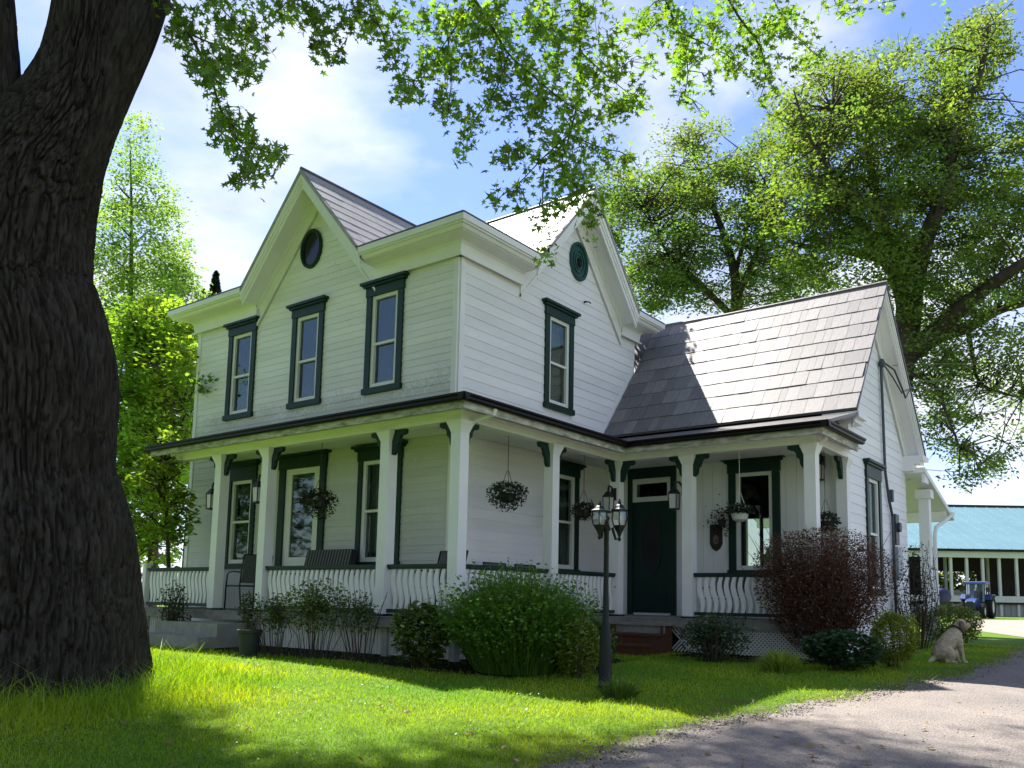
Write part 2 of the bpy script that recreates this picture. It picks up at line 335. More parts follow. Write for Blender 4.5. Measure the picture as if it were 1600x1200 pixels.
def driveway():
    rng = np.random.default_rng(3)
    e = np.array(EDGE); fine = []
    for i in range(len(e) - 1):
        for t in np.linspace(0, 1, 14, endpoint=False): fine.append(e[i] * (1 - t) + e[i + 1] * t)
    fine.append(e[-1]); fine = np.array(fine)
    d0 = (fine[0] - fine[8]); d0 /= np.linalg.norm(d0)
    head = [fine[0] + d0 * s for s in np.linspace(12, 0.4, 24)]
    tail_dir = np.array([0.05, 1.0]); tail = [fine[-1] + tail_dir * s for s in np.linspace(0.5, 34, 60)]
    line = np.array(head + list(fine) + tail)
    nv = np.gradient(line, axis=0); nv /= np.linalg.norm(nv, axis=1)[:, None]; nrm = np.stack([nv[:, 1], -nv[:, 0]], 1)
    wob = np.convolve(rng.normal(0, 0.16, len(line) + 4), np.ones(5) / 5, 'valid') + rng.normal(0, 0.03, len(line))
    offs = [0, 0.12, 0.35, 0.7, 1.2, 1.8, 2.6, 3.6, 5.0, 7.0, 10.0]
    V, F = [], []
    for i, p in enumerate(line):
        for j, o_ in enumerate(offs):
            q = p + nrm[i] * (o_ + wob[i] * max(0, 1 - o_ / 1.2))
            h = 0.006 + (0.012 * min(1, o_ / 0.35)) + (0.02 * math.exp(-((o_ - 0.7) / 0.3) ** 2)) * 0.5
            V.append((q[0], q[1], float(ground_z(q[0], q[1])) + h))
    k = len(offs)
    for i in range(len(line) - 1):
        for j in range(k - 1): F.append((i * k + j, i * k + j + 1, (i + 1) * k + j + 1, (i + 1) * k + j))
    me = bpy.data.meshes.new('driveway'); me.from_pydata(V, [], F); me.materials.append(GRAVEL); me.update()
    tag(link('driveway', me), kind='structure')
    return line, nrm
DLINE, DNRM = driveway()
# loose stones strewn along the lawn edge and over the drive
def stones():
    rng = np.random.default_rng(5); n = 16000
    i = rng.integers(20, len(DLINE) - 56, n); o_ = np.where(rng.uniform(0, 1, n) < 0.72, np.abs(rng.normal(0, 0.45, n)), rng.uniform(0, 5.0, n)) + rng.normal(-0.05, 0.06, n)
    P = DLINE[i] + DNRM[i] * o_[:, None] + rng.normal(0, 0.12, (n, 2))
    z = ground_z(P[:, 0], P[:, 1]) + 0.018
    pts = np.column_stack([P, z]); base = np.array([[0.5, 0, 0], [0, 0.5, 0], [-0.5, 0, 0], [0, -0.5, 0], [0, 0, 0.38], [0, 0, -0.3]])
    faces = [(0, 1, 4), (1, 2, 4), (2, 3, 4), (3, 0, 4), (1, 0, 5), (2, 1, 5), (3, 2, 5), (0, 3, 5)]
    me = leaf_mesh('gravel_stones', pts, rng.gamma(1.6, 0.0042, n) + 0.005, tint(n, (0.22, 0.19, 0.17), 0.35, 0.05, rng), leaf_mat('loose_stone', 0.0, 0.01), 0.5, (base, faces), rng)
    tag(link('gravel_stones', me), kind='stuff')
stones()
def bed():
    P = [(-2.85, -1.15), (-4.6, -2.3), (-2.6, -2.35), (0.2, -2.15), (1.6, -2.2), (2.9, -2.0), (3.15, -1.0), (2.9, 0.6), (2.2, 1.2), (1.4, 1.6), (1.2, -1.1)][::1]
    P = [(-2.85, -1.2), (-2.85, -2.2), (-1.0, -2.15), (0.6, -2.1), (1.6, -2.15), (2.6, -1.9), (2.95, -1.0), (2.7, 0.5), (1.9, 1.2), (1.3, 1.3), (1.2, -1.2)]
    me = bpy.data.meshes.new('flower_bed'); me.from_pydata([(x, y, float(ground_z(x, y)) + 0.012) for x, y in P], [], [tuple(range(len(P)))]); me.materials.append(BED); tag(link('flower_bed', me), kind='structure')
    P = [(2.4, 2.7), (2.6, 1.9), (4.0, 1.6), (5.2, 2.2), (5.4, 4.2), (4.9, 6.5), (4.4, 6.5), (4.4, 2.7)]
    me = bpy.data.meshes.new('flower_bed'); me.from_pydata([(x, y, float(ground_z(x, y)) + 0.012) for x, y in P], [], [tuple(range(len(P)))]); me.materials.append(BED); tag(link('flower_bed', me), kind='structure')
bed()
YARD = mat('pale_yard', (0.28, 0.24, 0.21), 0.9, 0.1, noise=0.15, nscale=1.0)
def yard():
    P = [on_ground(u, v) for u, v in ((1522, 985), (1600, 996), (1680, 1000), (1760, 970), (1500, 968.5))]
    me = bpy.data.meshes.new('farm_yard'); me.from_pydata([(p[0], p[1], 0.006) for p in P], [], [tuple(range(len(P)))]); me.materials.append(YARD)
    tag(link('farm_yard', me), kind='structure')
yard()

# ================================================================== farmhouse
H = thing('farmhouse', 'white two storey clapboard farmhouse with dark green window trim and a wraparound porch', 'house')
FRONT = Frame((0, 0, 0), (1, 0, 0), (0, -1, 0)); SIDE = Frame((0, 0, 0), (0, 1, 0), (1, 0, 0))
WFRONT = Frame((0, 4.45, 0), (1, 0, 0), (0, -1, 0)); WSIDE = Frame((4.38, 0, 0), (0, 1, 0), (1, 0, 0))
MX, MY = -7.07, 5.30; GXC, GYC = -3.45, 3.09; GHW = 1.62; ZF = 6.45; ZA = 8.29; PITCH = (ZA - ZF) / GHW
DZ = 0.54                                            # porch deck level

def wall(fr, s0, s1, z0, z1, holes, gable=None, m=WHITE):
    mb = MB()
    ss = sorted({s0, s1, *[h[0] for h in holes], *[h[1] for h in holes]}); zs = sorted({z0, z1, *[h[2] for h in holes], *[h[3] for h in holes]})
    for i in range(len(ss) - 1):
        for j in range(len(zs) - 1):
            cs, cz = (ss[i] + ss[i + 1]) / 2, (zs[j] + zs[j + 1]) / 2
            if any(h[0] < cs < h[1] and h[2] < cz < h[3] for h in holes): continue
            mb.box((ss[i], -0.10, zs[j]), (ss[i + 1], 0.0, zs[j + 1]), 0, fr)
    if gable: mb.prism(gable, -0.10, 0.0, fr)
    return mb.build('wall', m, H)
def siding(parent, fr, left, right, z0, z1, e, holes, m=SIDING, skip=None):
    z = z0
    while z < z1 - 0.02:
        a, b = z, min(z + e, z1); z += e
        if skip and skip(a, b): continue
        segs = [(left(a), right(a), left(b), right(b))]
        for h in sorted(holes):
            if h[2] > b - 0.01 or h[3] < a + 0.01: continue
            new = []
            for (la, ra, lb, rb) in segs:
                if h[1] <= min(la, lb) or h[0] >= max(ra, rb): new.append((la, ra, lb, rb)); continue
                if h[0] > la + 0.02: new.append((la, h[0], lb, h[0]))
                if h[1] < ra - 0.02: new.append((h[1], ra, h[1], rb))
            segs = new
        for (la, ra, lb, rb) in segs:
            if ra - la < 0.04: continue
            if rb - lb < 0.01: lb = rb = (lb + rb) / 2
            j = random.uniform(-0.0012, 0.0012)
            vs = [(la, 0.0175 + j, a - 0.012), (ra, 0.0175 + j, a - 0.012), (ra, 0.001, a - 0.012), (la, 0.001, a - 0.012),
                  (lb, 0.0075 + j, b), (rb, 0.0075 + j, b), (rb, 0.001, b), (lb, 0.001, b)]
            mb = MB(); mb.hexa([fr(*p) for p in vs], 0, not fr.left); mb.build('siding_board', m, parent)

def window(fr, c, z0, z1, w, sash_w, kind='double', header=0.24, curtain=None, shade=None, cap_over=0.10, trim=GREEN, rail=None, recess=True):
    """casing, crown header, white sash with meeting rail, two panes, a dark recess"""
    hw = w / 2; sh = sash_w / 2; ct = (w - sash_w) / 2 * 0.86; zt = z1 - header
    mb = MB()
    mb.box((c - hw, 0.0, z0), (c - sh, 0.05, zt), 0, fr); mb.box((c + sh, 0.0, z0), (c + hw, 0.05, zt), 0, fr)
    mb.box((c - hw - 0.02, 0.0, z0 - 0.05), (c + hw + 0.02, 0.075, z0 + 0.045), 0, fr)
    mb.box((c - hw - 0.015, 0.0, zt), (c + hw + 0.015, 0.06, z1 - 0.045), 0, fr)
    mb.box((c - hw - cap_over, 0.0, z1 - 0.045), (c + hw + cap_over, 0.13, z1), 0, fr)
    mb.box((c - hw - cap_over * 0.55, 0.0, z1 - 0.085), (c + hw + cap_over * 0.55, 0.095, z1 - 0.045), 0, fr)
    win = mb.build('window', trim, H)
    b0, b1 = z0 + 0.045, zt
    mb = MB()
    for (d, t0) in ((-0.42, 0),): mb.box((c - sh - .01, d - 0.02, b0 - .01), (c + sh + .01, d, b1 + .01), 0, fr)
    mb.box((c - sh - .03, -0.44, b0 - .01), (c - sh, -0.10, b1 + .01), 0, fr); mb.box((c + sh, -0.44, b0 - .01), (c + sh + .03, -0.10, b1 + .01), 0, fr)
    mb.box((c - sh, -0.44, b0 - .03), (c + sh, -0.10, b0), 0, fr); mb.box((c - sh, -0.44, b1), (c + sh, -0.10, b1 + .03), 0, fr)
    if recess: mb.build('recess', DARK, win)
    fw = 0.065; zm = rail if rail else (b0 + b1) / 2
    mb = MB()
    mb.box((c - sh, -0.07, b0), (c - sh + fw, 0.02, b1), 0, fr); mb.box((c + sh - fw, -0.07, b0), (c + sh, 0.02, b1), 0, fr)
    mb.box((c - sh + fw, -0.07, b0), (c + sh - fw, 0.018, b0 + 0.075), 0, fr); mb.box((c - sh + fw, -0.07, b1 - 0.06), (c + sh - fw, 0.018, b1), 0, fr)
    if kind == 'double': mb.box((c - sh + fw, -0.06, zm - 0.02), (c + sh - fw, 0.010, zm + 0.022), 0, fr)
    mb.build('sash', TRIMW, win)
    zz = [(b0 + 0.075, zm - 0.02, -0.035), (zm + 0.022, b1 - 0.06, -0.02)] if kind == 'double' else [(b0 + 0.075, b1 - 0.06, -0.025)]
    for (p, q, n) in zz:
        mb = MB(); mb.box((c - sh + fw, n - 0.004, p), (c + sh - fw, n, q), 0, fr); mb.build('pane', GLASS, win)
    if curtain:
        for side in curtain:                           # hanging cloth, gathered into folds
            s_a, s_b = (c - sh + 0.02, c - sh + 0.02 + sash_w * 0.30) if side < 0 else (c + sh - 0.02 - sash_w * 0.30, c + sh - 0.02)
            if side == 0: s_a, s_b = c - sh + 0.02, c + sh - 0.02
            k = 22; vs, fs = [], []
            for i in range(k + 1):
                s_ = s_a + (s_b - s_a) * i / k; n_ = -0.16 + 0.025 * math.sin(i * 1.9)
                vs += [fr(s_, n_, b0 + 0.03), fr(s_, n_, b1 - 0.02)]
            fs = [(2 * i, 2 * i + 2, 2 * i + 3, 2 * i + 1) for i in range(k)]
            mb = MB(); mb.add(vs, fs); mb.build('curtain', CLOTH, win, smooth=True)
    if shade:
        mb = MB(); mb.box((c - sh + 0.02, -0.13, b1 - shade), (c + sh - 0.02, -0.12, b1), 0, fr); mb.build('blind', CLOTH, win)
    return (c - hw + 0.015, c + hw - 0.015, z0 + 0.02, z1 - 0.06), (c - sh, c + sh, b0, b1)

def oval(fr, c, z, rw, rh, fill, disc=False):
    mb = MB(); k = 40; P = lambda a, f, n: fr(c + rw * f * math.cos(a), n, z + rh * f * math.sin(a))
    vs = []; prof = [(1.0, 0.0), (1.0, 0.06), (0.93, 0.075), (0.84, 0.06), (0.80, 0.028)]
    for f, n in prof: vs += [P(2 * math.pi * i / k, f, n) for i in range(k)]
    fs = [(r * k + i, r * k + (i + 1) % k, (r + 1) * k + (i + 1) % k, (r + 1) * k + i) for r in range(len(prof) - 1) for i in range(k)]
    mb.add(vs, fs, 0); o = mb.build('oval_window', TEAL if disc else GREEN, H, smooth=False)
    mb = MB(); mb.add([P(2 * math.pi * i / k, 0.81, 0.027) for i in range(k)], [tuple(range(k))]); mb.build('pane', TEAL if disc else fill, o)
    if disc:                                           # a louvre disc with raised rings and a small dark opening
        for f in (0.62, 0.40):
            mb = MB(); vs = []
            for ff, n in ((f, 0.027), (f, 0.045), (f - 0.07, 0.045), (f - 0.07, 0.027)): vs += [P(2 * math.pi * i / k, ff, n) for i in range(k)]
            mb.add(vs, [(r * k + i, r * k + (i + 1) % k, (r + 1) * k + (i + 1) % k, (r + 1) * k + i) for r in range(3) for i in range(k)]); mb.build('ring', TEAL, o)
        mb = MB(); mb.box((c - 0.035, 0.027, z - 0.11), (c + 0.035, 0.05, z + 0.06), 0, fr); mb.build('vent_slot', DARK, o)

# --- windows and doors
hf, hs, hwf, hws = [], [], [], []; cf, cs_, cwf, cws = [], [], [], []
def win(lst, cl, *a, **k):
    b, o = window(*a, **k); lst.append(b); cl.append(o)
for c, kw in ((-5.54, {}), (-3.585, {}), (-1.61, {})): win(hf, cf, FRONT, c, 4.15, 6.005, 0.86, 0.62, rail=4.94)
win(hf, cf, FRONT, -5.28, 1.31, 3.24, 0.86, 0.64, curtain=(0,), header=0.34)
win(hf, cf, FRONT, -1.58, 1.30, 3.235, 1.0, 0.80, curtain=(-1, 1), header=0.25)
win(hs, cs_, SIDE, 2.63, 4.14, 5.995, 0.86, 0.62, rail=4.93, curtain=(0,), header=0.24)
win(hs, cs_, SIDE, 2.87, 1.28, 3.22, 0.84, 0.62, curtain=(-1, 1), header=0.24)
win(hwf, cwf, WFRONT, 2.89, 1.30, 3.285, 0.92, 0.66, kind='single', header=0.26, recess=False)
win(hws, cws, WSIDE, 6.17, 1.0, 3.31, 0.92, 0.66, header=0.30, trim=GREEN, curtain=(0,))
oval(FRONT, -3.59, 7.00, 0.285, 0.365, DGLASS)
oval(SIDE, 3.205, 7.035, 0.285, 0.37, GLASS, disc=True)

def front_door():
    mb = MB(); fr = FRONT; a, b = -4.148, -2.895
    mb.box((a, 0, DZ), (-3.985, 0.055, 3.0), 0, fr); mb.box((-3.04, 0, DZ), (b, 0.055, 3.0), 0, fr); mb.box((a - .015, 0, 3.0), (b + .015, 0.065, 3.215), 0, fr)
    mb.box((a - .09, 0, 3.215), (b + .09, 0.13, 3.265), 0, fr)
    d = mb.build('door', GREEN, H)
    mb = MB(); g0, g1, h0, h1 = -3.82, -3.21, 1.45, 2.90
    mb.box((-3.985, -0.03, DZ + .03), (g0, 0.02, 3.0), 0, fr); mb.box((g1, -0.03, DZ + .03), (-3.04, 0.02, 3.0), 0, fr)
    mb.box((g0, -0.03, DZ + .03), (g1, 0.02, h0), 0, fr); mb.box((g0, -0.03, h1), (g1, 0.02, 3.0), 0, fr); mb.box((g0 + .06, 0.02, .72), (g1 - .06, 0.032, 1.3), 0, fr)
    mb.build('door_leaf', TRIMW, d)
    mb = MB(); mb.box((g0, -0.006, h0), (g1, 0.0, h1), 0, fr); mb.build('pane', GLASS, d)
    mb = MB()
    k = 16; vs = []
    for i in range(k + 1): vs += [fr(g0 + (g1 - g0) * (0.38 + 0.55 * i / k), -0.10 + 0.02 * math.sin(i * 2.1), h0), fr(g0 + (g1 - g0) * (0.38 + 0.55 * i / k), -0.10 + 0.02 * math.sin(i * 2.1), h1)]
    mb.add(vs, [(2 * i, 2 * i + 2, 2 * i + 3, 2 * i + 1) for i in range(k)]); mb.build('curtain', CLOTH, d)
    mb = MB(); mb.box((g0 - .02, -0.36, h0 - .02), (g1 + .02, -0.34, h1 + .02), 0, fr)
    for q in ((g0 - .04, g0 - .02), (g1 + .02, g1 + .04)): mb.box((q[0], -0.36, h0 - .02), (q[1], -0.1, h1 + .02), 0, fr)
    mb.build('recess', DARK, d)
    mb = MB(); mb.tube([fr(-3.11, 0.02, 1.42), fr(-3.11, 0.07, 1.42)], [0.012, 0.03]); mb.build('handle', BLACK, d)
    hf.append((a + .015, b - .015, DZ - .1, 3.2)); cf.append((g0 - .02, g1 + .02, h0, h1))
front_door()
def porch_door():
    fr = WFRONT; a, b = 0.40, 1.40; mb = MB()
    mb.box((a, 0, DZ), (0.50, 0.055, 3.06), 0, fr); mb.box((1.30, 0, DZ), (b, 0.055, 3.06), 0, fr); mb.box((a, 0, 3.06), (b, 0.06, 3.33), 0, fr); mb.box((0.50, 0, 2.585), (1.30, 0.03, 2.625), 0, fr)
    d = mb.build('door', GREEN, H)
    mb = MB()
    mb.box((0.50, -0.03, 2.625), (0.575, 0.035, 3.06), 0, fr); mb.box((1.225, -0.03, 2.625), (1.30, 0.035, 3.06), 0, fr)
    mb.box((0.575, -0.03, 2.625), (1.225, 0.035, 2.715), 0, fr); mb.box((0.575, -0.03, 2.965), (1.225, 0.035, 3.06), 0, fr)
    mb.build('transom_sash', TRIMW, d)
    mb = MB(); mb.box((0.575, -0.006, 2.715), (1.225, 0.0, 2.965), 0, fr); mb.build('pane', GLASS, d)
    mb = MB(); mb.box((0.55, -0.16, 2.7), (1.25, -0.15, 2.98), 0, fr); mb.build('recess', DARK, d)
    mb = MB(); g0, g1, h0, h1 = 0.62, 1.16, 1.22, 2.48                     # leaf with a tall oval glass
    cx, cz, rw, rh, k = (g0 + g1) / 2, (h0 + h1) / 2, 0.22, 0.60, 28
    E2 = [(cx + rw * math.cos(2 * math.pi * i / k), cz + rh * math.sin(2 * math.pi * i / k)) for i in range(k)]
    mb.box((0.50, -0.03, DZ + .04), (1.30, 0.012, 2.585), 0, fr)
    mb.box((0.60, 0.012, 0.70), (1.20, 0.022, 1.06), 0, fr)
    mb.build('door_leaf', GREEN, d)
    mb = MB(); mb.prism(E2, 0.012, 0.03, fr); mb.build('oval_rim', GREEN, d)
    mb = MB(); mb.prism([(cx + (x - cx) * 0.88, cz + (z - cz) * 0.93) for x, z in E2], 0.03, 0.032, fr); mb.build('oval_glass', mat('etched_glass', (0.02, 0.025, 0.025), 0.15, 0.5), d)
    mb = MB(); mb.tube([fr(1.23, 0.01, 1.42), fr(1.23, 0.06, 1.42)], [0.012, 0.028]); mb.build('handle', BLACK, d)
    hwf.append((a + .015, b - .015, DZ - .1, 3.3)); cwf.append((0.575, 1.225, 2.715, 2.965))
porch_door()

# --- walls and their boards
gz = lambda z: (ZA - 0.10 - z) / PITCH
def fl(z): return MX + 0.08 if z < 6.18 else GXC - gz(z)
def fR(z): return -0.07 if z < 6.18 else GXC + gz(z)
w = wall(FRONT, MX, 0, 0.0, 6.2, cf, gable=[(GXC - gz(6.2), 6.2), (GXC + gz(6.2), 6.2), (GXC, ZA - 0.1)])
siding(w, FRONT, fl, fR, DZ, 8.1, 0.118, hf, skip=lambda a, b: 3.40 < a and b < 3.84)
mb = MB(); mb.box((MX, -0.02, DZ), (MX + 0.10, 0.032, 6.02), 0, FRONT); mb.build('corner_board', WHITE, w)
mb = MB(); mb.box((-0.10, -0.02, DZ), (0.0, 0.032, 6.02), 0, FRONT); mb.build('corner_board', WHITE, w)
def sl(z): return 0.07 if z < 6.18 else GYC - gz(z)
def sR(z):
    if z < 3.9: return 4.44
    if z < 6.18: return min(MY, 3.80 + (z - 3.87) / 1.29 + 0.15)
    return GYC + gz(z)
w = wall(SIDE, 0.0, MY, 0.0, 6.2, cs_, gable=[(GYC - gz(6.2), 6.2), (GYC + gz(6.2), 6.2), (GYC, ZA - 0.1)])
siding(w, SIDE, sl, sR, DZ, 8.1, 0.165, hs, SIDING2, skip=lambda a, b: 3.40 < a and b < 3.84)
mb = MB(); mb.box((0.0, 0.0, DZ), (0.10, 0.034, 6.02), 0, SIDE); mb.build('corner_board', WHITE, w)
for fr_, a, b in ((Frame((MX, 0, 0), (0, 1, 0), (-1, 0, 0)), 0.0, MY), (Frame((0, MY, 0), (1, 0, 0), (0, 1, 0)), MX, 0)):
    wall(fr_, a + .11, b - .11, 0, 6.2, [])
w = wall(WFRONT, 0.02, 4.28, 0.0, 3.86, cwf)
vb = mat('board_paint', (0.86, 0.87, 0.85), 0.6, 0.3, noise=0.12, nscale=1.5, bump=0.2, bscale=30, stretch=(1, 1, 0.2), objvar=0.08)
s_ = 0.03
while s_ < 4.26:                                       # upright boards under the porch roof
    e_ = min(s_ + 0.19, 4.27)
    lo = [(DZ, 3.36)]
    for h in sorted(hwf):
        if h[0] < e_ - 0.005 and h[1] > s_ + 0.005: lo = [q for (p0, p1) in lo for q in ((p0, min(p1, h[2])), (max(p0, h[3]), p1)) if q[1] - q[0] > 0.05]
    for p0, p1 in lo:
        mb = MB(); mb.box((s_ + .003, 0.001, p0), (e_ - .003, 0.012, p1), 0, WFRONT); mb.build('siding_board', vb, w)
    s_ = e_
def wl_(z): return 4.45 if z < 3.9 else 6.2 - (6.46 - z) / 1.29
def wr_(z): return 8.60 if z < 4.0 else 6.2 + (6.46 - z) / 1.04
w = wall(WSIDE, 4.35, 8.60, -0.1, 3.86, cws, gable=[(4.35, 3.86), (8.60, 3.86), (8.60, 4.0), (6.2, 6.46), (4.35, 4.05)])
siding(w, WSIDE, wl_, wr_, 0.5, 6.40, 0.165, hws, SIDING2)
wall(Frame((0, 8.60, 0), (1, 0, 0), (0, 1, 0)), 0, 4.26, 0, 3.8, [(1.03, 1.78, 1.45, 2.64)])
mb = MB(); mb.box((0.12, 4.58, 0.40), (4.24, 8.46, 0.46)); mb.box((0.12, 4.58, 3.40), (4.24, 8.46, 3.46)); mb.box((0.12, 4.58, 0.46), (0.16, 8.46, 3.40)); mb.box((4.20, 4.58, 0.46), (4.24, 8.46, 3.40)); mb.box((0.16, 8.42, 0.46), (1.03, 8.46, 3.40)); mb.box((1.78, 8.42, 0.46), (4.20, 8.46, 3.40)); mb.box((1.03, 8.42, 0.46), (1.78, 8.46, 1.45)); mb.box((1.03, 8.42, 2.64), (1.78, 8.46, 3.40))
tag(mb.build('unlit_lining', DARK, H), kind='stuff')  # added black lining, the dimness of the room put into its colour
mb = MB(); mb.box((1.40 - .03, 8.43, 1.45), (1.40 + .03, 8.50, 2.64)); mb.build('window_bar', DARK, H)
mb = MB(); mb.box((1.2, 6.4, 0.46), (2.3, 7.2, 1.0)); mb.box((1.25, 7.0, 1.0), (2.25, 7.2, 1.38)); tag(mb.build('armchair', DARK), 'dark armchair shape indoors seen through the wing porch window', 'armchair')
mb = MB(); mb.box((0.0, -0.0, 0.0), (0.05, 0.03, 0.03)); mb.tube([(0.05, .015, .015), (0.11, .03, .0), (0.12, .06, -.02)], 0.012, 6); mb.build('wall_hook', BLACK, H, loc=on_x(912, 473, 0.02))

# --- main roof: two crossing gables, a low deck roof behind the eaves, boxed cornices
OV = 0.45
def shingles(parent, O, U, Vv, row_h, nrow, left, right, wmin, wmax, m, t=0.005, gap=0.004, seed=1):
    """O + U*s + V*h on a slope; rows of single sheets lapped upwards; all share one mesh"""
    rng = random.Random(seed); O, U, Vv = Vector(O), Vector(U), Vector(Vv); N = U.cross(Vv).normalized()
    if N.z < 0: N = -N
    um = bpy.data.meshes.get('shingle_' + m.name)
    if um is None:
        q = MB(); q.hexa([(0, 0, 0.6), (1, 0, 0.6), (1, 1, -0.1), (0, 1, -0.1), (0, 0, 1.6), (1, 0, 1.6), (1, 1, 0.5), (0, 1, 0.5)]); um = q.mesh('shingle_' + m.name, m)
    for r in range(nrow):
        h0 = r * row_h; hm = h0 + row_h * 0.5; a, b = left(hm), right(hm); s = a - rng.uniform(0, wmax * 0.6)
        while s < b:
            wd = rng.uniform(wmin, wmax); s0, s1 = max(s, a), min(s + wd, b); s += wd
            if s1 - s0 < 0.04: continue
            o = bpy.data.objects.new('shingle', um); COL.objects.link(o); o.parent = parent
            jj = rng.uniform(-0.004, 0.004); tt = t * rng.uniform(0.75, 1.3)
            P = O + U * (s0 + gap / 2) + Vv * (h0 + jj) + N * 0.002
            B = Matrix((( *(U * (s1 - s0 - gap)), 0), (*(Vv * (row_h * 1.03)), 0), (*(N * tt), 0), (0, 0, 0, 1))).transposed()
            B[0][3], B[1][3], B[2][3] = P
            o.matrix_local = B

def gable_roof(center, along, s_end, back, z_foot, z_apex, hw, lab=None):
    """a gable whose ridge runs along -n from the overhanging end; fr: s across, n outward"""
    fr = along
    mb = MB(); pit = (z_apex - z_foot) / hw; ext = 0.0
    for sg in (-1, 1):
        A = fr(center + sg * (hw + ext), s_end, z_foot - ext * pit); Bp = fr(center, s_end, z_apex); Cc = fr(center, back, z_apex); D = fr(center + sg * (hw + ext), back, z_foot - ext * pit)
        top = [A, Bp, Cc, D]; mb.slab(top, 0.07)
    return mb.build('roof', SHINGLE2, H)
roofF = gable_roof(GXC, FRONT, OV + 0.02, -3.2, ZF, ZA, GHW)
roofS = gable_roof(GYC, SIDE, OV + 0.02, -3.5, ZF, ZA, GHW)
mb = MB()                                             # low roofs behind the level eaves
for q in ([(GXC + GHW - .02, -OV, 6.46), (OV, -OV, 6.46), (OV, GYC - GHW + .02, 6.46), (GXC + GHW - .02, GYC - GHW + .02, 6.50)],
          [(-3.5, GYC + GHW - .02, 6.50), (OV, GYC + GHW - .02, 6.46), (OV, MY + OV, 6.46), (-3.5, MY + OV, 6.46)],
          [(MX - .4, -OV, 6.46), (GXC - GHW + .02, -OV, 6.46), (GXC - GHW + .02, MY + OV, 6.50), (MX - .4, MY + OV, 6.46)]): mb.slab(q, 0.05)
tag(mb.build('low_roof', SHINGLE2, H), kind='stuff')
mb = MB(); mb.slab([(GXC - GHW, 3.2, 6.5), (-3.4, 3.2, 6.5), (-3.4, MY + OV, 6.46), (GXC - GHW, MY + OV, 6.46)], 0.05)
mb.build('roof', SHINGLE2, H)
lenS = math.hypot(GHW, ZA - ZF); cu, su = GHW / lenS, (ZA - ZF) / lenS
shingles(roofF, (GXC + GHW, -OV, ZF), (0, 1, 0), (-cu, 0, su), lenS / 8, 8, lambda h: 0.0, lambda h: 0.35 + 2.6, 0.35, 0.9, SHINGLE2, seed=2)
shingles(roofS, (OV - 4.0, GYC - GHW, ZF), (1, 0, 0), (0, cu, su), lenS / 8, 8, lambda h: 0.6, lambda h: 4.0, 0.22, 0.45, SHINGLE, seed=3)
mb = MB(); mb.tube([(GXC, -OV - .01, ZA + 0.012), (GXC, 3.0, ZA + 0.012)], 0.035, 6); mb.build('ridge_cap', ROOFD, roofF)
mb = MB(); mb.tube([(OV + .01, GYC, ZA + 0.012), (-3.2, GYC, ZA + 0.012)], 0.03, 6); mb.build('ridge_cap', SHINGLE, roofS)

def eave(fr, s0, s1, c0=True, c1=True, m=WHITE):
    """boxed eave: crown fascia in two steps, sloping soffit, frieze board with a bead"""
    mb = MB()
    def strip(n0, z0, n1, z1, th=0.03):                # a board seen in section from (n0,z0) to (n1,z1)
        d = Vector((n1 - n0, z1 - z0)).normalized(); p = Vector((-d.y, d.x)) * th
        sec = [(n0, z0), (n1, z1), (n1 + p.x, z1 + p.y), (n0 + p.x, z0 + p.y)]
        ea = lambda n: n if c0 else 0; eb = lambda n: n if c1 else 0
        vs = [fr(s0 - ea(n), n, z) for n, z in sec] + [fr(s1 + eb(n), n, z) for n, z in sec]
        mb.add(vs, [(0, 1, 2, 3), (7, 6, 5, 4), (0, 4, 5, 1), (1, 5, 6, 2), (2, 6, 7, 3), (3, 7, 4, 0)])
    strip(0.44, 6.45, 0.43, 6.36); strip(0.43, 6.36, 0.385, 6.355); strip(0.385, 6.36, 0.345, 6.295); strip(0.345, 6.295, 0.32, 6.295)
    strip(0.32, 6.297, 0.13, 6.265); strip(0.13, 6.27, 0.07, 6.215); strip(0.07, 6.217, 0.045, 6.03); strip(0.075, 6.045, 0.07, 6.015, 0.04)
    mb.box((s0 - (0.40 if c0 else 0), 0.0, 6.40), (s1 + (0.40 if c1 else 0), 0.42, 6.44), 0, fr)
    return mb.build('cornice', m, H)
eave(FRONT, GXC + GHW, 0.0, False, True); eave(FRONT, MX, GXC - GHW, True, False)
eave(SIDE, 0.0, GYC - GHW, True, False); eave(SIDE, GYC + GHW, MY, False, True)
for fr_, a, b in ((FRONT, GXC + GHW - .05, OV + 0.01), (FRONT, MX - .44, GXC - GHW + .05), (SIDE, -OV, GYC - GHW + .05), (SIDE, GYC + GHW - .05, MY + OV)):
    mb = MB(); mb.box((a, 0.40, 6.452), (b, OV + 0.02, 6.478), 0, fr_); mb.build('drip_edge', ROOFD, H)

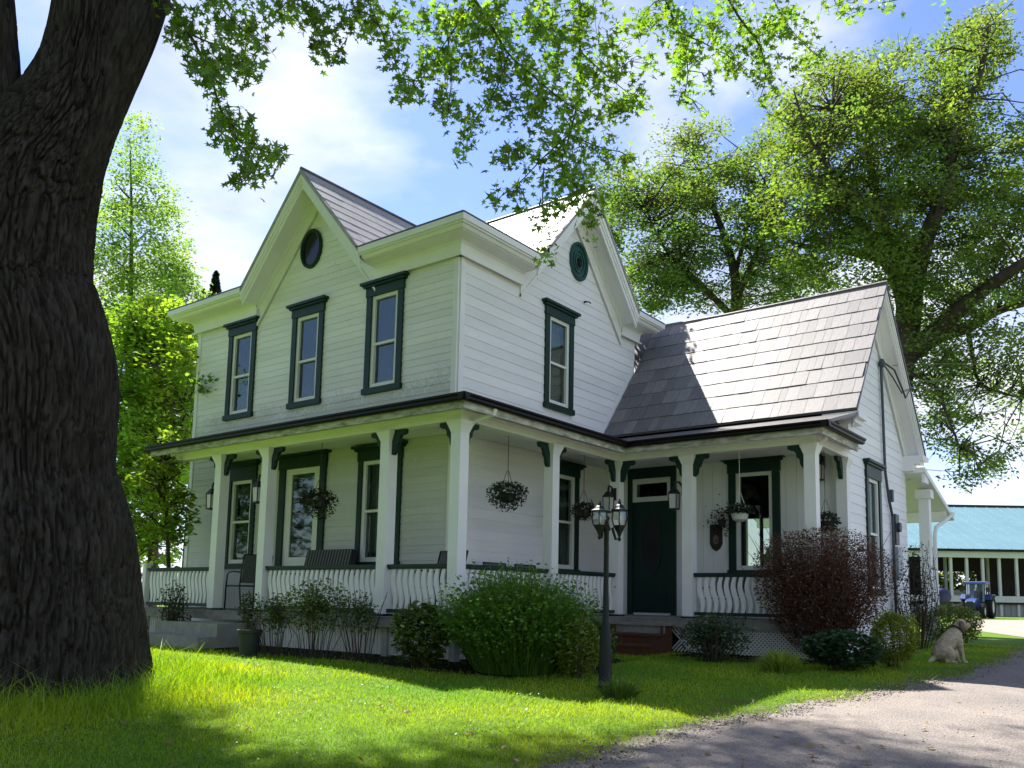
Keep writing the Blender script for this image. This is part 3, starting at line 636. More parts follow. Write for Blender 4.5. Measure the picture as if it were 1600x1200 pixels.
def rake(fr, c, hw, zf, za, over, th=0.20, frieze=0.26, m=WHITE, hwr=None, zfr=None):
    """raking fascia, sloping soffit and frieze along both slopes of a gable, one part"""
    mb = MB()
    for sg in (-1, 1):
        h_, zf_ = (hw, zf) if (sg < 0 or hwr is None) else (hwr, zfr)
        F = lambda s, n, z: fr(c + sg * s, n, z); flip = (sg > 0) == fr.left
        L = math.hypot(h_, za - zf_); dn = (-(za - zf_) / L, -h_ / L)               # downwards, square to the slope (towards the inside)
        def bar(n0, n1, o0, o1):
            def P(end, n, o):
                s_e, z_e = (h_, zf_) if end == 0 else (0.0, za)
                if end == 0: return F(s_e + dn[0] * o * 0.0, n, z_e - o * L / h_)
                return F(0.0, n, z_e - o * L / h_)
            vs = [P(0, n0, o1), P(1, n0, o1), P(1, n1, o1), P(0, n1, o1), P(0, n0, o0), P(1, n0, o0), P(1, n1, o0), P(0, n1, o0)]
            mb.hexa(vs, 0, flip)
        bar(over - 0.03, over, 0.02, 0.02 + th * 0.5); bar(over - 0.055, over - 0.025, 0.02 + th * 0.45, 0.02 + th * 0.72); bar(over - 0.085, over - 0.05, 0.02 + th * 0.7, 0.02 + th)
        bar(0.02, over - 0.05, 0.07 + th * 0.28, 0.07 + th * 0.28 + 0.02)
        bar(0.001, 0.045, 0.07 + th * 0.4, 0.07 + th * 0.4 + frieze); bar(0.001, 0.075, 0.07 + th * 0.28, 0.07 + th * 0.28 + 0.07)
        bar(0.001, 0.065, 0.07 + th * 0.4 + frieze - 0.035, 0.07 + th * 0.4 + frieze)
    return mb.build('rake_board', m, H)
rake(FRONT, GXC, GHW, ZF, ZA, OV); rake(SIDE, GYC, GHW, ZF, ZA, OV)

# --- wing roof
WY, WZ, WE, WEZ, WXR = 6.20, 6.58, 4.10, 3.87, 4.75
WB, WBZ = 8.85, 3.82
mb = MB()
mb.slab([(0.03, WE, WEZ), (WXR, WE, WEZ), (WXR, WY, WZ), (0.03, WY, WZ)], 0.07); mb.slab([(0.03, WB, WBZ), (WXR, WB, WBZ), (WXR, WY, WZ), (0.03, WY, WZ)], 0.07)
mb.slab([(-3.2, MY + .02, 5.0), (0.03, MY + .02, 5.0), (0.03, WY, WZ), (-3.2, WY, WZ)], 0.07)
wroof = mb.build('roof', ROOFD, H)
wl_len = math.hypot(WY - WE, WZ - WEZ); wc, wsn = (WY - WE) / wl_len, (WZ - WEZ) / wl_len
shingles(wroof, (0.03, WE, WEZ), (1, 0, 0), (0, wc, wsn), wl_len / 9, 9, lambda h: 0.0, lambda h: WXR - 0.03, 0.10, 0.34, SHINGLE, t=0.008, seed=5)
mb = MB(); mb.tube([(0.2, WY, WZ + 0.015), (1.6, WY, WZ - 0.01), (3.2, WY, WZ + 0.0), (WXR, WY, WZ + 0.015)], 0.035, 6); mb.build('ridge_cap', SHINGLE, wroof)
rake(WSIDE, WY, WY - WE, WEZ - 0.02, WZ, WXR - 4.40, th=0.15, frieze=0.22, hwr=WB - WY, zfr=WBZ)
for (y0, y1, z) in ((WE - .02, 4.52, WEZ - 0.05), (8.42, WB + .05, WBZ - 0.07)):       # short boxed returns at both feet of the wing gable
    mb = MB()
    for k, (a, b, o) in enumerate(((0.0, -0.10, 0.40), (-0.10, -0.17, 0.33), (-0.17, -0.30, 0.20))):
        ya, yb = (y0 + 0.05 * k, y1) if y0 < 6 else (y0, y1 - 0.06 * k)
        mb.box((4.20, ya, z + b), (4.38 + o, yb, z + a))
    mb.build('cornice_return', WHITE, H)
mb = MB()
mb.box((0.04, 4.16, WEZ - 0.20), (4.25, 4.44, WEZ - 0.12)); mb.box((0.04, 4.10, WEZ - 0.13), (4.72, 4.14, WEZ - 0.03))
mb.build('cornice', WHITE, H)

# ================================================================== porch (parts of the farmhouse)
PE, PZ, PW = 1.55, 3.35, 3.88                          # eave line, its height, and where the roof meets the wall
WPY = 2.38                                            # eave line of the wing's porch
mb = MB()
XL = -5.8
mb.slab([(XL, -PE, PZ), (PE, -PE, PZ), (0.0, 0.0, PW), (XL + 0.1, 0.0, PW)], 0.05)
mb.slab([(PE, -PE, PZ), (PE, WPY, PZ), (0.0, 4.1, PW), (0.0, 0.0, PW)], 0.05)
mb.slab([(PE, WPY, PZ), (4.76, WPY, PZ), (4.76, 4.12, WEZ - 0.06), (0.0, 4.12, WEZ - 0.06)], 0.05)
mb.build('porch_roof', ROOFD, H)
def gut(p, q, out, m=GUTTER, z=PZ):
    p, q, o = Vector(p), Vector(q), Vector(out); d = (q - p).normalized(); mb = MB()
    sec = [(0.0, -0.015), (0.0, -0.090), (0.055, -0.097), (0.085, -0.08), (0.085, -0.05), (0.11, -0.03), (0.11, -0.008), (0.10, -0.008), (0.09, -0.03), (0.0, -0.03)]
    k = len(sec); vs = [p + o * a + Vector((0, 0, b)) for a, b in sec] + [q + o * a + Vector((0, 0, b)) for a, b in sec]
    mb.add(vs, [((i + 1) % k, i, k + i, k + (i + 1) % k) for i in range(k)] + [tuple(range(k)), tuple(range(2 * k - 1, k - 1, -1))]); return mb.build('gutter', m, H)
gut((XL, -PE, PZ), (PE + .11, -PE, PZ), (0, -1, 0)); gut((PE, -PE - .11, PZ), (PE, WPY, PZ), (1, 0, 0)); gut((PE, WPY, PZ), (4.87, WPY, PZ), (0, -1, 0)); gut((4.76, WPY - .11, PZ), (4.76, 4.12, PZ + 0.02), (1, 0, 0))
mb = MB()                                             # weathered fascia under the gutters
mb.box((XL + .02, -PE + 0.004, 3.17), (PE - .0, -PE + 0.03, PZ - 0.055)); mb.box((PE - 0.03, -PE + .03, 3.17), (PE - 0.004, WPY + .02, PZ - 0.055)); mb.box((PE + .0, WPY + 0.004, 3.17), (4.75, WPY + 0.03, PZ - 0.055)); mb.box((4.72, WPY + .03, 3.17), (4.746, 4.1, PZ - 0.055))
mb.build('fascia', WORN, H)
CEIL = mat('porch_ceiling_paint', (0.78, 0.80, 0.77), 0.65, 0.3, noise=0.1, nscale=2)
x_ = XL + 0.05; k_ = 0
mb = MB()                                             # tongue and groove ceiling under the porch roofs
mb.box((XL + .04, -PE + .03, 3.26), (0.0, -0.03, 3.30)); mb.box((0.04, -PE + .03, 3.26), (PE - .03, 4.40, 3.30)); mb.box((PE - .03, WPY + .03, 3.26), (4.72, 4.40, 3.30))
mb.build('ceiling', CEIL, H)
PF = -1.2; PS = 1.2; PWY = 2.75                       # outer faces of the posts
mb = MB()
def beam(a, b): mb.box(a, b)
beam((XL + .1, PF, 3.12), (PS, PF + 0.16, 3.262)); beam((PS - 0.16, PF + .16, 3.12), (PS, PWY, 3.262)); beam((PS - .16, PWY, 3.12), (4.52, PWY + 0.16, 3.262)); beam((4.36, PWY + .16, 3.12), (4.52, 4.42, 3.262))
mb.box((XL + .1, PF - 0.02, 3.215), (PS + .02, PF, 3.25)); mb.box((PS, PF, 3.215), (PS + 0.02, PWY - .02, 3.25)); mb.box((PS + .02, PWY - 0.02, 3.215), (4.54, PWY, 3.25)); mb.box((4.52, PWY, 3.215), (4.54, 4.42, 3.25))
mb.build('porch_beam', WHITE, H)

posts = {'end': (-6.42, PF + 0.085), 'stair_l': (-4.24, PF + 0.085), 'stair_r': (-2.95, PF + 0.085), 'mid': (-0.22, PF + 0.085), 'corner': (PS - 0.085, PF + 0.085),
         'side': (PS - 0.085, 0.95), 'inner': (PS - 0.085, PWY + 0.085), 'door': (2.46, PWY + 0.085), 'wing': (4.43, PWY + 0.085), 'pilaster': (4.43, 4.33)}
def post(c, w=0.17, zb=DZ, zt=3.12):
    x, y = c; h = w / 2; mb = MB()
    mb.box((x - h, y - h, zb + .03), (x + h, y + h, zt - 0.16))
    vs = []
    for z, g in ((zt - 0.16, 0.0), (zt - 0.07, 0.03), (zt - 0.035, 0.045), (zt, 0.045)):
        vs += [(x - h - g, y - h - g, z), (x + h + g, y - h - g, z), (x + h + g, y + h + g, z), (x - h - g, y + h + g, z)]
    fs = [(r * 4 + i, r * 4 + (i + 1) % 4, r * 4 + 4 + (i + 1) % 4, r * 4 + 4 + i) for r in range(3) for i in range(4)] + [(3, 2, 1, 0), (12, 13, 14, 15)]
    mb.add(vs, fs); p = mb.build('porch_post', TRIMW, H)
    mb = MB(); mb.box((x - h - .015, y - h - .015, zb), (x + h + .015, y + h + .015, zb + 0.03)); mb.build('post_foot', GREEN, p)
    return p
BR = [(0, 0), (0.26, 0), (0.26, -0.05), (0.22, -0.075), (0.17, -0.075), (0.135, -0.12), (0.125, -0.18), (0.085, -0.215), (0.07, -0.30), (0.035, -0.345), (0.0, -0.345)]
def bracket(p, c, d, w=0.17):
    h = w / 2; fr = Frame((c[0] + d[0] * h, c[1] + d[1] * h, 3.12), d, (-d[1], d[0], 0)); mb = MB(); mb.prism(BR, -0.03, 0.03, fr); mb.build('bracket', GREEN, p)
X1, Y1 = (1, 0, 0), (0, 1, 0); mX, mY = (-1, 0, 0), (0, -1, 0)
for k, dirs in (('stair_l', (X1, mX)), ('stair_r', (X1, mX)), ('mid', (X1, mX)), ('corner', (mX, Y1)), ('side', (Y1, mY)), ('inner', (mY, X1)), ('door', (X1, mX)), ('wing', (mX, Y1)), ('pilaster', (mY,))):
    p = post(posts[k])
    for d in dirs: bracket(p, posts[k], d)
for x, m_ in ((-6.9, 0),):
    pass

def baluster_mesh():
    mb = MB(); n = 14; z0, z1 = 0.635, 1.185; vs = []; wd = 0.036
    for i in range(n + 1):
        t = i / n; s = 0.030 * math.sin(2 * math.pi * t * 0.95 + 0.3); wq = wd * (0.8 + 0.35 * math.sin(math.pi * t) ** 2)
        for a, b in ((-wq, -0.012), (wq, -0.012), (wq, 0.012), (-wq, 0.012)): vs.append((s + a, b, z0 + (z1 - z0) * t))
    fs = [(r * 4 + i, r * 4 + (i + 1) % 4, r * 4 + 4 + (i + 1) % 4, r * 4 + 4 + i) for r in range(n) for i in range(4)] + [(3, 2, 1, 0), tuple(4 * n + i for i in range(4))]
    mb.add(vs, fs); return mb.mesh('baluster', TRIMW)
BAL = baluster_mesh()
def railing(p, q, pitch=0.112):
    p, q = np.array(p, float), np.array(q, float); L = np.linalg.norm(q - p); d = (q - p) / L; ang = math.atan2(d[1], d[0])
    fr = Frame((p[0], p[1], 0), (d[0], d[1], 0), (-d[1], d[0], 0)); mb = MB()
    mb.box((0, -0.04, 1.205), (L, 0.04, 1.245), 0, fr); mb.box((0, -0.025, 1.18), (L, 0.025, 1.205), 0, fr); mb.box((0, -0.025, 0.59), (L, 0.025, 0.64), 0, fr)
    r = mb.build('porch_railing', GREEN, H); n = max(1, int(round(L / pitch)) - 1)
    for i in range(n):
        c = p + d * L * (i + 1) / (n + 1); link('baluster', BAL, r, (c[0], c[1], 0), ang + random.uniform(-.02, .02))
fy = PF + 0.085; sx = PS - 0.085; wy = PWY + 0.085
railing((-6.33, fy), (-4.33, fy)); railing((-2.86, fy), (-0.31, fy)); railing((-0.13, fy), (sx - .09, fy)); railing((sx, fy + .09), (sx, 0.86)); railing((sx, 1.04), (sx, PWY))
railing((2.55, wy), (4.34, wy)); railing((4.43, wy + .09), (4.43, 4.24)); railing((-6.42, fy + .09), (-6.42, -0.08))
mb = MB(); mb.box((-6.47, fy - .05, DZ), (-6.37, fy + .05, 1.30)); mb.box((-6.49, fy - .07, 1.30), (-6.35, fy + .07, 1.33)); mb.build('newel', TRIMW, H)

# deck boards, edge boards, skirting
mb = MB(); mb.box((-6.6, -1.33, 0.50), (0.0, 0.0, DZ - .02)); mb.box((0.0, -1.33, 0.50), (1.33, 4.4, DZ - .02)); mb.box((1.33, 2.62, 0.50), (4.55, 4.4, DZ - .02))
dk = mb.build('porch_deck', DECK, H)
def deck_board(a, b):
    mb = MB(); mb.box((a[0] + .002, a[1] + .002, DZ - .02), (b[0] - .002, b[1] - .002, DZ)); mb.build('deck_board', DECK, dk)
x = -6.6
while x < -0.02: deck_board((x, -1.36), (min(x + 0.14, 0.0), 0.0)); x += 0.14
y = -1.36
while y < 4.38: deck_board((0.0, y), (1.36, min(y + 0.14, 4.4))); y += 0.14
x = 1.36
while x < 4.54: deck_board((x, 2.59), (min(x + 0.14, 4.56), 4.4)); x += 0.14
mb = MB(); mb.box((-6.6, -1.35, 0.40), (1.33, -1.33, 0.515)); mb.box((1.33, -1.35, 0.40), (1.35, 2.60, 0.515)); mb.box((1.35, 2.60, 0.40), (4.55, 2.62, 0.515)); mb.box((4.55, 2.60, 0.40), (4.57, 4.4, 0.515))
mb.build('edge_board', DECK, H)
mb = MB()                                             # narrow upright skirting strips, too fine to take apart
def strips(fr, a, b, z0, z1, pitch=0.062):
    s = a
    while s < b - 0.01: mb.box((s, 0, z0), (min(s + pitch - 0.012, b), 0.014, z1), 0, fr); s += pitch
    mb.box((a, -0.02, z0), (b, 0.0, z1), 0, fr)
strips(Frame((0, -1.22, 0), (1, 0, 0), (0, -1, 0)), -2.9, -0.0, 0.03, 0.40); strips(Frame((0, -1.22, 0), (1, 0, 0), (0, -1, 0)), 0.03, 1.2, 0.03, 0.40); strips(Frame((1.22, 0, 0), (0, 1, 0), (1, 0, 0)), -1.2, 2.7, 0.03, 0.40)
strips(Frame((0, -1.22, 0), (1, 0, 0), (0, -1, 0)), -6.1, -4.75, 0.03, 0.40)
tag(mb.build('skirting', SKIRT, H), kind='stuff')
for px0, py0 in ((-6.05, -1.20), (0.0, -1.23), (1.22, -1.23), (4.45, 2.71)):
    mb = MB(); mb.box((px0 - .05, py0 - .05, -0.05), (px0 + .05, py0 + .05, 0.45)); mb.build('pier', CONC, H)
mb = MB(); fr = Frame((0, 2.68, 0), (1, 0, 0), (0, -1, 0))     # crossed laths under the wing's porch
def lath(s0, z0, s1, z1, n):
    d = Vector((s1 - s0, z1 - z0)).normalized(); p = Vector((-d.y, d.x)) * 0.012
    mb.hexa([fr(*q) for q in ((s0 - p.x, n, z0 - p.y), (s1 - p.x, n, z1 - p.y), (s1 - p.x, n + .006, z1 - p.y), (s0 - p.x, n + .006, z0 - p.y), (s0 + p.x, n, z0 + p.y), (s1 + p.x, n, z1 + p.y), (s1 + p.x, n + .006, z1 + p.y), (s0 + p.x, n + .006, z0 + p.y))])
s = 2.2
while s < 4.5: lath(s, 0.03, s + 0.37, 0.40, 0.0); lath(s + 0.37, 0.03, s, 0.40, 0.007); s += 0.062
mb.box((2.2, 0.0, 0.385), (4.5, 0.02, 0.42), 0, fr)
tag(mb.build('lattice', SKIRT, H), kind='stuff')
mb = MB(); mb.box((2.0, 2.75, 0.0), (4.4, 2.77, 0.4)); mb.build('crawl_shade', DARK, H)  # black sheet standing in for the shade behind the laths

# steps
mb = MB(); st = thing('concrete_steps', 'grey concrete steps rising to the front porch between two posts', 'steps', (-3.75, -1.7, 0))
for (x0, x1, y0, y1, z0, z1) in ((-4.95, -2.9, -2.20, -1.37, -0.05, 0.17), (-4.62, -2.9, -1.90, -1.37, 0.17, 0.36)):
    q = MB(); q.box((x0 + 3.75, y0 + 1.7, z0), (x1 + 3.75, y1 + 1.7, z1)); q.build('step', CONC, st)
st = thing('wooden_steps', 'brown stained wooden steps up to the dark green porch door', 'steps', (1.85, 2.2, 0))
for i, (y0, z1) in enumerate(((1.62, 0.16), (1.94, 0.31), (2.26, 0.46))):
    q = MB(); q.box((-0.48, y0 - 2.2, z1 - 0.035), (0.48, y0 - 2.2 + 0.33, z1)); q.build('tread', STEPW if i < 2 else DECK, st)
    q = MB(); q.box((-0.46, y0 - 2.2 + 0.03, z1 - 0.155), (0.46, y0 - 2.2 + 0.05, z1 - 0.035)); q.build('riser', STEPW if i < 2 else DECK, st)
for sx_ in (-0.44, 0.40):
    q = MB(); q.prism([(1.66 - 2.2, -0.05), (2.58 - 2.2, -0.05), (2.58 - 2.2, 0.42), (2.27 - 2.2, 0.42), (2.27 - 2.2, 0.27), (1.96 - 2.2, 0.27), (1.96 - 2.2, 0.12), (1.66 - 2.2, 0.12)], sx_, sx_ + 0.04, Frame((0, 0, 0), (0, 1, 0), (1, 0, 0))); q.build('stringer', STEPW, st)

# downspouts, service mast, meter, back porch
mb = MB(); mb.tube([(PE + .02, -0.95, 3.27), (PE + .0, -0.95, 3.20), (PS + .06, -1.0, 3.12), (PS - .02, -1.0, 3.06)], 0.032, 8); mb.build('downspout', TRIMW, H)
mb = MB(); mb.tube([(4.72, 2.75, 3.26), (4.66, 2.78, 3.18), (4.54, 2.85, 3.12), (4.50, 2.90, 3.05)], 0.036, 8); mb.build('downspout', TRIMW, H)
GREYP = mat('grey_conduit', (0.06, 0.07, 0.08), 0.5, 0.4, metal=0.3)
P0 = on_x(1371, 572, 4.47); mb = MB()
mb.tube([(4.44, 6.82, 5.20), (4.44, 6.85, 4.3), (4.44, 6.88, 3.25), (4.44, 7.08, 2.75), (4.44, 7.30, 2.45), (4.44, 7.34, 1.2), (4.44, 7.34, 0.3)], 0.026, 8); mast = mb.build('service_mast', GREYP, H)
mb = MB(); mb.lathe([(0.03, 0), (0.055, 0.03), (0.06, 0.10), (0.035, 0.16), (0.01, 0.17)], 10, (4.46, 6.80, 5.19)); mb.build('weather_head', GREYP, mast)
mb = MB()
def cable(pts, r=0.008): mb.tube(pts, r, 6)
cable([(4.48, 6.84, 5.30), (4.62, 7.05, 5.18), (4.70, 7.25, 4.86), (4.72, 7.42, 4.70)], 0.016); cable([(4.48, 6.86, 5.26), (4.58, 7.10, 5.05), (4.68, 7.32, 4.78)], 0.013)
cable([(4.72, 7.42, 4.70), (4.74, 7.6, 4.86), (4.8, 8.2, 5.2), (5.2, 14.0, 6.4), (6.0, 24.0, 7.2)], 0.010); cable([(4.68, 7.30, 4.80), (4.76, 7.9, 5.0), (5.4, 14, 6.1), (6.3, 24, 6.9)], 0.008); cable([(4.60, 7.0, 5.25), (4.8, 7.8, 5.45), (5.6, 14, 6.8), (6.6, 24, 7.5)], 0.006)
mb.build('cable', BLACK, mast)
mb = MB(); mb.tube([(4.47, 7.54, 2.25), (4.53, 7.54, 2.25)], 0.09, 14); mb.box((4.40, 7.42, 1.92), (4.47, 7.66, 2.50)); mb.build('meter_box', GREYP, mast)
mb = MB(); mb.box((4.40, 7.40, 1.25), (4.50, 7.72, 1.88)); mb.build('fuse_box', mat('grey_box', (0.42, 0.44, 0.46), 0.5, 0.4), mast)
mb = MB(); mb.box((4.40, 7.28, 2.72), (4.46, 7.38, 2.95)); mb.build('junction_box', GREYP, mast)
mb = MB()                                             # back porch: lean-to roof on one column
mb.slab([(0.3, 8.55, 3.52), (4.78, 8.55, 3.52), (4.78, 11.3, 2.78), (0.3, 11.3, 2.78)], 0.10)
bp = mb.build('back_porch_roof', WHITE, H)
mb = MB(); mb.box((4.70, 8.6, 3.22), (4.755, 8.95, 3.44)); mb.box((0.4, 10.65, 2.62), (4.72, 10.85, 2.84)); mb.build('beam', WHITE, bp)
mb = MB()
for x, y in ((4.58, 9.35),):
    mb.box((x - .10, y - .10, 0.1), (x + .10, y + .10, 2.98)); mb.box((x - .15, y - .15, 2.98), (x + .15, y + .15, 3.16))
mb.build('column', WHITE, bp)
mb = MB(); mb.tube([(4.83, 10.9, 2.80), (4.80, 10.5, 2.66), (4.72, 9.65, 2.40), (4.72, 9.5, 2.2), (4.72, 9.5, 0.2)], 0.04, 8); mb.build('downspout', TRIMW, bp)

# ================================================================== big old maple in the foreground
from mathutils import noise as mnoise
def px_path(pts): return [at(u, v, d) for (u, v, d) in pts]
def smooth_path(P, R, step=0.05):
    P = np.array(P); R = np.array(R); k = len(P)
    t = np.concatenate([[0], np.cumsum(np.linalg.norm(np.diff(P, axis=0), axis=1))]); n = max(4, int(t[-1] / step)); tt = np.linspace(0, t[-1], n)
    def cr(Y):                                         # monotone-ish cubic through the samples
        m = np.gradient(Y, t, axis=0); i = np.clip(np.searchsorted(t, tt, 'right') - 1, 0, k - 2); h = (t[i + 1] - t[i]); u = (tt - t[i]) / h
        if Y.ndim > 1: h, u = h[:, None], u[:, None]
        return (2 * u**3 - 3 * u**2 + 1) * Y[i] + (u**3 - 2 * u**2 + u) * h * m[i] + (-2 * u**3 + 3 * u**2) * Y[i + 1] + (u**3 - u**2) * h * m[i + 1]
    return cr(P), np.maximum(cr(R), 0.004)
def bark_tube(mb, P, R, seg, amp=0.05, roots=False, seed=0.0):
    n = len(P); u = Vector((1, 0, 0)); vs = []
    for i in range(n):
        t = Vector(P[min(i + 1, n - 1)] - P[max(i - 1, 0)]).normalized(); u = (u - t * u.dot(t)).normalized(); w_ = t.cross(u); c = Vector(P[i]); zc = c.z
        for k in range(seg):
            a = 2 * math.pi * k / seg; ca, sa = math.cos(a), math.sin(a); r = R[i]
            lo = mnoise.noise((ca * 1.5 + seed, sa * 1.5, zc * 0.9)) * 0.11
            wv = mnoise.noise((ca * 2.2 + seed, sa * 2.2, zc * 2.0)) * 0.6
            f1 = abs(mnoise.noise((ca * r * 17 + seed, sa * r * 17, zc * 1.5 + wv)))
            f2 = abs(mnoise.noise((ca * r * 36 + seed, sa * r * 36, zc * 3.6 + wv * 2)))
            rr = r * (1 + lo) + amp * (0.30 - 1.0 * math.exp(-(f1 / 0.10) ** 2) - 0.55 * math.exp(-(f2 / 0.11) ** 2))
            if roots:
                b = max(0.0, 1 - (zc + 0.15) / 0.9); rr += b * b * 0.07 * (math.sin(a * 5 + 1.3) * 0.6 + mnoise.noise((ca * 2, sa * 2, 7.7)) * 0.8 + 0.35)
            vs.append(c + (u * ca + w_ * sa) * rr)
    mb.add(vs, [(i * seg + k, i * seg + (k + 1) % seg, (i + 1) * seg + (k + 1) % seg, (i + 1) * seg + k) for i in range(n - 1) for k in range(seg)])
TD = 7.9
mb0 = at(60, 1096, TD); BZ = float(ground_z(mb0[0], mb0[1])); MROOT = np.array([mb0[0], mb0[1], BZ])
MAPLE_T = thing('maple_tree', 'massive old maple with dark furrowed bark and leafy twigs overhanging the lawn', 'tree', MROOT)
mpx = TD / FOC
trunk = [(30, 1135, 190), (38, 1080, 176), (44, 1020, 164), (47, 950, 154), (50, 870, 144), (44, 800, 136), (36, 740, 130), (35, 680, 131), (38, 610, 133), (35, 560, 130), (22, 500, 126), (10, 440, 116), (14, 380, 112), (28, 310, 106), (60, 240, 92), (100, 180, 72), (124, 120, 58), (136, 50, 49), (144, -20, 46), (156, -150, 44), (176, -320, 38)]
P, R = smooth_path([at(u, v, TD) for u, v, r in trunk], [r * mpx for u, v, r in trunk], 0.024)
MBT = MB(); bark_tube(MBT, P - MROOT, R, 460, 0.055, True)
left = [(-6, 380, 60), (-14, 240, 58), (-26, 150, 50), (-38, 60, 54), (-48, -20, 56), (-80, -200, 50)]
P, R = smooth_path([at(u, v, TD - 0.15) for u, v, r in left], [r * mpx for u, v, r in left], 0.04); bark_tube(MBT, P - MROOT, R, 170, 0.034, seed=4.0)
rb = [(62, 330, 42), (112, 240, 44), (164, 135, 40), (208, 40, 37), (230, -10, 34), (275, -110, 30), (380, -210, 24), (560, -270, 18), (800, -280, 13), (1050, -250, 9), (1300, -190, 6)]
rbd = [TD, TD, TD + .1, TD + .15, TD + .2, 8.3, 8.6, 9.0, 9.4, 9.8, 10.2]
P, R = smooth_path([at(u, v, d) for (u, v, r), d in zip(rb, rbd)], [r * mpx for u, v, r in rb], 0.05); bark_tube(MBT, P - MROOT, R, 110, 0.022, seed=8.0)
MBT.build('trunk', BARK, MAPLE_T, smooth=True)
# hanging twigs: polylines that come down from the limb above the picture
TW = [
 [(225, -90, 8.3), (262, 0, 7.8), (300, 60, 7.6), (330, 120, 7.5), (350, 180, 7.4), (385, 215, 7.4), (425, 238, 7.4)],
 [(345, 170, 7.4), (372, 225, 7.4), (400, 262, 7.4), (378, 285, 7.4)],
 [(300, 55, 7.6), (345, 75, 7.6), (385, 100, 7.6), (398, 116, 7.6)],
 [(360, -190, 8.6), (335, 0, 8.0), (372, 40, 8.0), (412, 78, 8.0)],
 [(420, -220, 8.7), (450, -60, 8.4), (470, 0, 8.3), (495, 55, 8.3), (510, 98, 8.3)],
 [(520, -250, 9.0), (560, -40, 8.8), (592, 40, 8.7), (618, 98, 8.7), (637, 150, 8.7)],
 [(640, -270, 9.1), (700, -60, 9.1), (742, 0, 9.0), (770, 45, 9.0), (795, 85, 9.0), (832, 118, 9.0), (870, 150, 9.0), (920, 180, 9.0), (990, 168, 9.1)],
 [(742, 0, 9.0), (700, 60, 8.9), (668, 110, 8.9), (640, 148, 8.9)],
 [(700, 60, 8.9), (705, 130, 8.9), (700, 180, 8.9)],
 [(795, 85, 9.0), (770, 150, 8.9), (738, 195, 8.9), (728, 240, 8.9)],
 [(800, -275, 9.4), (860, -80, 9.4), (905, 0, 9.3), (906, 80, 9.3), (904, 150, 9.3), (890, 210, 9.3), (878, 255, 9.3), (880, 290, 9.3)],
 [(890, 210, 9.3), (850, 245, 9.3), (812, 285, 9.3), (776, 312, 9.3)],
 [(890, 210, 9.3), (935, 230, 9.3), (985, 245, 9.3), (998, 262, 9.3)],
 [(878, 255, 9.3), (905, 300, 9.4), (918, 325, 9.4), (930, 345, 9.4)],
 [(812, 250, 9.1), (800, 230, 9.1), (776, 250, 9.1)],
 [(850, 262, 9.2), (848, 315, 9.2), (850, 345, 9.2), (857, 395, 9.2)],
 [(906, 80, 9.3), (950, 120, 9.3), (1000, 160, 9.3)],
 [(980, -260, 9.7), (1010, -80, 9.7), (1040, 0, 9.6), (1060, 50, 9.6), (1075, 110, 9.6), (1070, 150, 9.6)],
 [(1080, -250, 9.8), (1110, -60, 9.8), (1150, 20, 9.8), (1190, 80, 9.8), (1195, 130, 9.8), (1188, 152, 9.8)],
 [(1150, -230, 9.9), (1190, -50, 9.9), (1225, 30, 9.9), (1262, 75, 9.9), (1285, 92, 9.9)],
 [(1060, 50, 9.6), (1105, 70, 9.6), (1150, 95, 9.6), (1170, 110, 9.6)],
 [(1250, -200, 10.1), (1290, -40, 10.0), (1310, 8, 10.0), (1338, 14, 10.0)],
 [(1290, -190, 10.2), (1360, -60, 10.2), (1382, 4, 10.2)],
]
MBW = MB()
for path in TW:
    Pp, Rr = smooth_path(px_path(path), np.linspace(0.022 if len(path) > 5 else 0.009, 0.003, len(path)), 0.12)
    MBW.tube([tuple(p - MROOT) for p in Pp], list(Rr), 5)
